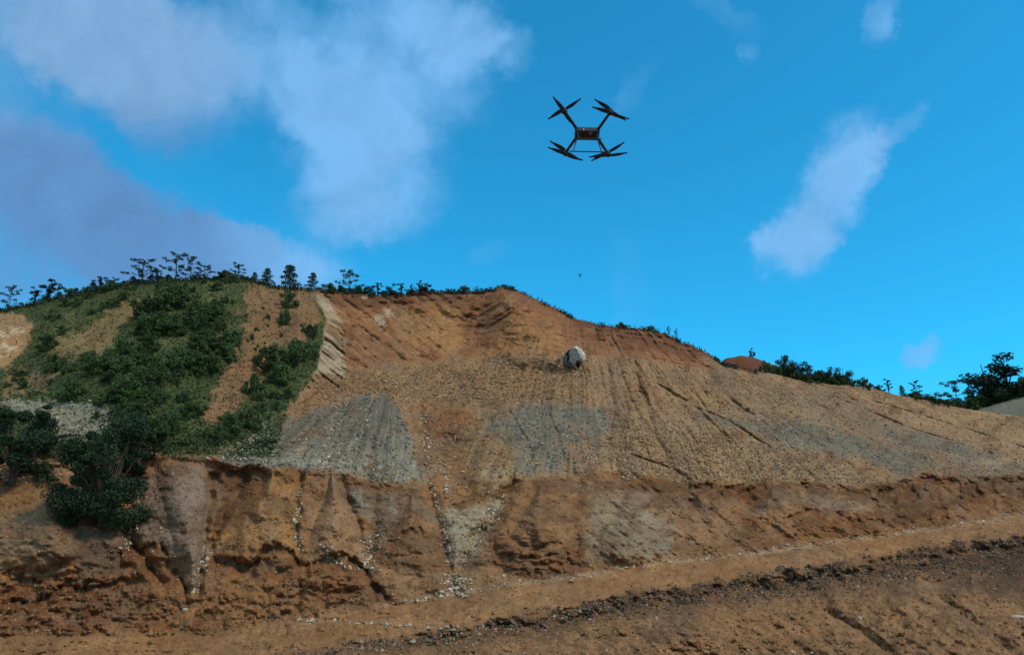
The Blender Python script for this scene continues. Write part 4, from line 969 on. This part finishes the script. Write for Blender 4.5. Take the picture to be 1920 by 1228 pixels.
for u, v, px, mi, lb, sc in [(1612, 1163, 15, 0, 'cream stone standing upright on the foreground mound at lower right', (.6, .7, 1.3)), (1908, 1158, 20, 0, 'long cream stone lying at the lower right edge', (1.4, .6, .5)),
  (1604, 1150, 8, 0, 'small cream chip just above the upright cream stone', None), (1486, 1224, 10, 0, 'left one of two white stones at the very bottom', None), (1523, 1224, 9, 0, 'right one of two white stones at the very bottom', None),
  (690, 1051, 15, 0, 'flat whitish stone at the foot of the gully below the grey fins', (1.3, 1, .6)), (697, 1066, 13, 0, 'whitish stone just under the flat one in the gully', None), (706, 1006, 11, 0, 'pale stone high in the stone-filled gully', None),
  (857, 1104, 14, 0, 'pale blocky stone in the pile above the track', None), (828, 1112, 12, 0, 'pale stone at the left of the pile above the track', None), (868, 1116, 10, 0, 'pale stone at the right of the pile above the track', None),
  (944, 1080, 9, 0, 'single white stone on brown earth above the track', None), (868, 885, 10, 0, 'pale stone on the edge of the grey patch left of centre', None), (798, 870, 10, 0, 'cream stone in the gully beside the grey fan', None),
  (722, 716, 12, 1, 'flat tan stone on the scree above the grey fan', (1.5, 1, .5)), (724, 728, 9, 1, 'tan stone just under the flat one above the grey fan', None), (835, 820, 12, 2, 'greyish slab in the red pocket beside the grey fan', (.7, .8, 1.3)),
  (1145, 820, 12, 0, 'pale stone at the right border of the middle grey patch', None), (1200, 735, 11, 1, 'flat tan stone on the scree right of the boulder', (1.5, 1, .5)), (635, 878, 10, 0, 'pale stone on the lip below the grey fan', (1.3, 1, .6)),
  (226, 1028, 13, 0, 'white stone at the left end of the eroded hollow', (1.3, .8, .7)), (302, 992, 8, 0, 'white chip on the purple-grey earth right of the big bush', None), (348, 1143, 9, 0, 'white stone on rough brown earth at lower left', None),
  (387, 1072, 9, 0, 'cream stone at the foot of the purple-grey fan', None), (1430, 978, 9, 0, 'pale stone on the dark streaked bank', None), (1477, 1022, 10, 0, 'white stone on the back edge of the track', None), (1308, 1016, 9, 0, 'narrow white stone on the brown bank above the track', (.5, .6, 1.4)),
  (1660, 797, 9, 0, 'white stone at the top of the right grey streak', None), (1325, 735, 12, 1, 'tan block on the upper right scree', None), (1402, 768, 10, 2, 'dark grey stone with shadow on the right scree', None), (1368, 827, 11, 1, 'tan stone low on the right scree above the grey streak', None),
  (1880, 930, 10, 1, 'tan stone on the dark bank at the right edge', None)]:
    put_stone(u, v, px, mi, lb, None, sc)
rs = np.random.default_rng(77)
def lot(n, wgt, mi, lo, hi, label, group):
    w = (wgt * inframe)[:-1].clip(0) * np.abs(V[1:] - V[:-1]); w = (w / w.sum()).ravel(); idx = rs.choice(len(w), n, p=w, replace=False)
    for q_ in idx:
        j, i = divmod(int(q_), NU); zn = ('at the far left', 'left of centre', 'in the middle', 'right of centre', 'at the far right')[int(np.clip(U[j, i] // 384, 0, 4))]
        put_stone(float(U[j, i]), float(V[j, i]), rs.uniform(lo, hi), mi, label + ', ' + zn, group + ' ' + zn)
lot(70, gravel_w * (V > 690), 1, 4.5, 9, 'one of the tan stones lying loose on the scree slope', 'loose tan stones on the scree')
lot(36, P1 + P2, 0, 3.8, 6.5, 'one of the cream stones lying on the grey shale', 'cream stones on the grey shale')
lot(60, TW, 0, 4.5, 8, 'one of the pale stones in the gullies and track edge', 'pale stones in the gullies')
lot(30, rubble, 2, 4.5, 9, 'one of the grey lumps in the dark rubble under the track', 'grey lumps in the dark rubble')
lot(26, fore * (1 - rubble), 1, 4.5, 8, 'one of the tan stones scattered over the foreground earth', 'tan stones in the foreground')

# ------------------------------------------------------------------ the big boulder
def boulder():
    import bmesh
    e = bpy.data.objects.new('boulder', None); b = at(1078, 692); k = b.y / F; col.objects.link(e)
    e.location = b + Vector((0, 0, 0))
    bm = bmesh.new(); bmesh.ops.create_icosphere(bm, subdivisions=5, radius=1)
    cuts = [((.05, -.98, .1), .5), ((.75, -.5, .45), .78), ((-.85, -.45, .1), .72), ((.3, -.2, .93), .86), ((-.5, -.3, .8), .78), ((.9, 0, -.4), .74), ((-.2, -.6, -.8), .8), ((.55, -.75, -.35), .66), ((-.6, -.7, .55), .68), ((.9, -.35, .1), .72), ((-.9, 0, .6), .76), ((.1, -.5, .95), .80), ((0, -.1, -1), .85), ((.5, .1, .85), .84)]
    cuts = [(Vector(n_).normalized(), d_) for n_, d_ in cuts]
    cols = []
    cs_ = np.array([v.co[:] for v in bm.verts]); n1 = fbm(cs_[:, 0] * 3 + 5, cs_[:, 2] * 3 + cs_[:, 1] * 2, 3, 5); n2 = fbm(cs_[:, 0] * 8 + 5, cs_[:, 2] * 8 + cs_[:, 1] * 6, 4, 4)
    for vt, a, a2 in zip(bm.verts, n1, n2):
        c = vt.co.copy()
        for n_, d_ in cuts:
            t = c.dot(n_) - d_
            if t > 0: c -= n_ * t
        c *= 1 + .07 * a + .05 * a2
        x, z = c.x, c.z
        # hollow under the right foot and cleft on the left
        g1 = math.exp(-((x - .40) / .17) ** 4 - ((z + .52) / .17) ** 4) * (c.y < .15); c.y += 1.2 * g1
        g2 = math.exp(-((x + .56 + .16 * z + .05 * math.sin(7 * z)) / (.08 + .05 * z)) ** 4) * (z < .4) * (z > -.5) * (c.y < .25); c.y += 1.2 * g2
        vt.co = (c.x * .98, c.y * .9, c.z * 1.16)
        pale = float(sstep(.1, .38, x * .75 + z * .8 - .22 + .25 * a + .1 * a2))  # sunlight on the upper right painted into the rock colour
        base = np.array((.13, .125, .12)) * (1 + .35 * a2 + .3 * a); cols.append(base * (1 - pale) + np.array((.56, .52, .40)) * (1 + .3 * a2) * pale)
    R_ = 24 * k; bmesh.ops.scale(bm, vec=(R_ * 1.0, R_, R_ * .9), verts=bm.verts)
    vs = np.array([v.co[:] for v in bm.verts]); fs = np.array([[v.index for v in f.verts] for f in bm.faces]); bm.free()
    rt = R(14); vs[:, 0], vs[:, 2] = vs[:, 0] * math.cos(rt) + vs[:, 2] * math.sin(rt), vs[:, 2] * math.cos(rt) - vs[:, 0] * math.sin(rt)
    vs[:, 2] += R_ * .92
    mesh_obj('rock_body', vs, fs, M_vc, e, smooth=False, cols=np.array(cols))
    me = rock_mesh(12, 2); me.materials.append(RM[0]); o = bpy.data.objects.new('rock_chip', me); col.objects.link(o); o.parent = e
    o.scale = (R_ * .13, R_ * .2, R_ * .34); o.location = (-R_ * .98, -R_ * .35, R_ * 1.05)
    tag(e, 'huge grey boulder with sunlit top painted cream resting on the brown scree', 'boulder')
boulder()

# ------------------------------------------------------------------ drone
M_carb = plain('black carbon', (0.012, 0.012, 0.014), 0.45, 0, .2); M_blade = plain('dark blade', (0.02, 0.022, 0.03), 0.5, 0, .1)
M_metal = plain('dark metal', (0.05, 0.05, 0.055), 0.4, .6, .1); M_brass = plain('brown fitting', (0.12, 0.07, 0.04), 0.5, .2, .2); M_light = plain('pale cap', (0.6, 0.6, 0.58), 0.5, 0, .05)
import bmesh
def bm_obj(name, fn, mat, parent, bevel=0.0, matrix=None):
    bm = bmesh.new(); fn(bm)
    if bevel: bmesh.ops.bevel(bm, geom=bm.edges[:], offset=bevel, segments=2, affect='EDGES', clamp_overlap=True)
    me = bpy.data.meshes.new(name); bm.to_mesh(me); bm.free(); me.materials.append(mat)
    o = bpy.data.objects.new(name, me); col.objects.link(o); o.parent = parent
    return o
def box(bm, c, s, taper=1.0):
    r = bmesh.ops.create_cube(bm, size=1)
    for v in r['verts']:
        t = taper if v.co.z < 0 else 1
        v.co = Vector((v.co.x * s[0] * t + c[0], v.co.y * s[1] * t + c[1], v.co.z * s[2] + c[2]))
def rod(bm, a, b, r0, r1=None, seg=12):
    a, b = Vector(a), Vector(b); d = b - a
    m = Matrix.Translation((a + b) / 2) @ d.to_track_quat('Z', 'Y').to_matrix().to_4x4()
    bmesh.ops.create_cone(bm, cap_ends=True, segments=seg, radius1=r0, radius2=r0 if r1 is None else r1, depth=d.length, matrix=m)
def blade_mesh():
    n = 12; vs = []; L = .70
    for i in range(n + 1):
        t = i / n; x = .03 + (L - .03) * t; w = .055 + .095 * math.sin(math.pi * min(1, t * 1.1 + .1)) ** .7 * (1 - .35 * t); tw = .35 * (1 - t)
        for s_, h in ((-.35, -.004), (.65, -.004), (.65, .004), (-.35, .006)):
            y = s_ * w; z = h + y * math.tan(tw) + .03 * t * t; vs.append((x, y, z))
    fs = []
    for i in range(n):
        a = i * 4
        for j in range(4): fs.append([a + j, a + (j + 1) % 4, a + 4 + (j + 1) % 4, a + 4 + j])
    fs.append([3, 2, 1, 0]); fs.append([n * 4 + j for j in range(4)])
    me = bpy.data.meshes.new('blade'); me.from_pydata(vs, [], fs); me.update(); me.materials.append(M_blade); return me
BLADE = blade_mesh()
dr = bpy.data.objects.new('drone', None); col.objects.link(dr)
dx_, dz_ = ray(1101.0, 252.0); DD = 27.0
dr.location = (dx_ * DD, DD, dz_ * DD)
tag(dr, 'large black quadcopter drone flying in the blue sky above the hill', 'drone')
body = bm_obj('body', lambda bm: (box(bm, (0, 0, .02), (.92, .40, .28), .92), box(bm, (0, 0, .135), (.6, .26, .05))), M_carb, dr, .018)
bm_obj('top_deck', lambda bm: [box(bm, (x, 0, .175), (.14, .2, .05)) for x in (-.22, 0, .22)], M_metal, body, .008)
for x in (-.3, 0.26): bm_obj('battery', lambda bm: box(bm, (x, -.02, -.11), (.28, .26, .10)), M_carb, dr, .012)
bm_obj('camera_pod', lambda bm: (rod(bm, (.09, -.1, -.05), (.09, -.1, -.17), .05), box(bm, (.09, -.1, -.19), (.1, .1, .09))), M_brass, dr, .006)
bm_obj('status_light', lambda bm: box(bm, (-.14, -.19, .0), (.024, .012, .13)), M_light, dr, .003)
bm_obj('lens', lambda bm: rod(bm, (.09, -.15, -.19), (.09, -.175, -.19), .028), M_metal, dr)
bm_obj('antenna', lambda bm: rod(bm, (-.18, .05, .16), (-.18, .05, .34), .012, .006, 8), M_carb, dr)
CORN = [(-.74, .82, -1, 1), (.82, .82, 1, 1), (-.86, -.82, -1, -1), (.78, -.82, 1, -1)]   # first two: far side, seen lower
ANG = [(-148, -160), (-35, -9), (-36, -128), (-147, -163)]
for (mx, my, sx, sy), (a1, a2) in zip(CORN, ANG):
    bx, by = sx * .36, sy * .13
    arm = bm_obj('arm', lambda bm: (rod(bm, (bx, by, .06), (mx, my, .12), .058, .048), rod(bm, (bx * .93, by * .93, .055), (bx + (mx - bx) * .2, by + (my - by) * .2, .075), .052, .045)), M_carb, dr)
    bm_obj('motor', lambda bm: (rod(bm, (mx, my, .03), (mx, my, .20), .105), rod(bm, (mx, my, .20), (mx, my, .235), .07, .04), rod(bm, (mx, my, -.01), (mx, my, .03), .06, .09)), M_metal, arm)
    bm_obj('motor_cap', lambda bm: rod(bm, (mx - .0, my, .236), (mx, my, .262), .028, .018), M_light, arm)
    for an, z in ((a1, .245), (a2, .0)):
        pr = bm_obj('propeller', lambda bm: rod(bm, (mx, my, z - .012), (mx, my, z + .012), .05, .05), M_carb, dr)
        for s_ in (0, 180):
            o = bpy.data.objects.new('blade', BLADE); col.objects.link(o); o.parent = pr
            o.location = (mx, my, z); o.rotation_euler = (0, 0, R(an + s_))
# landing gear: splayed legs and skids
for sy, hl in ((-1, .42), (1, .60)):
    sk = bm_obj('landing_skid', lambda bm: (rod(bm, (-hl, sy * .25, -.85), (hl, sy * .25, -.85), .021), rod(bm, (-hl, sy * .25, -.85), (-hl - .06, sy * .25, -.83), .021, .012), rod(bm, (hl, sy * .25, -.85), (hl + .06, sy * .25, -.83), .021, .012)), M_carb, dr)
    for x in (-1, 1):
        bm_obj('leg', lambda bm: rod(bm, (x * .37, sy * .13, -.05), (x * (hl - .1), sy * .25, -.85), .026, .020), M_carb, dr)
dr.scale = (1.05, 1.05, 1.05)
dr.rotation_euler = (R(-33), R(2), R(-1))

# ------------------------------------------------------------------ bird
bd = bpy.data.objects.new('bird', None); col.objects.link(bd)
bx_, bz_ = ray(1088.0, 517.0); BD = 85.0; bd.location = (bx_ * BD, BD, bz_ * BD)
def bird_body(bm):
    r = bmesh.ops.create_uvsphere(bm, u_segments=12, v_segments=8, radius=1)
    for v in r['verts']: v.co = Vector((v.co.x * .055, v.co.y * .21, v.co.z * .06))
    rod(bm, (0, .19, 0), (0, .36, 0), .03, .05, 8); rod(bm, (0, -.2, .01), (0, -.27, 0), .022, .004, 8)
bm_obj('body', bird_body, M_blade, bd)
for s_ in (-1, 1):
    me = bpy.data.meshes.new('wing'); w = [(0, -.1, 0), (s_ * .14, -.15, .13), (s_ * .24, -.02, .40), (s_ * .15, .02, .16), (0, .1, 0)]
    w2 = [(a, b_, c - .008) for a, b_, c in w]; me.from_pydata(w + w2, [], [[0, 1, 3, 4], [1, 2, 3], [9, 8, 6, 5], [8, 7, 6], [0, 5, 6, 1], [1, 6, 7, 2], [2, 7, 8, 3], [3, 8, 9, 4]]); me.materials.append(M_blade)
    o = bpy.data.objects.new('wing', me); col.objects.link(o); o.parent = bd
bd.rotation_euler = (R(-20), 0, R(10))
tag(bd, 'tiny dark bird with raised wings flying far off below the drone', 'bird')
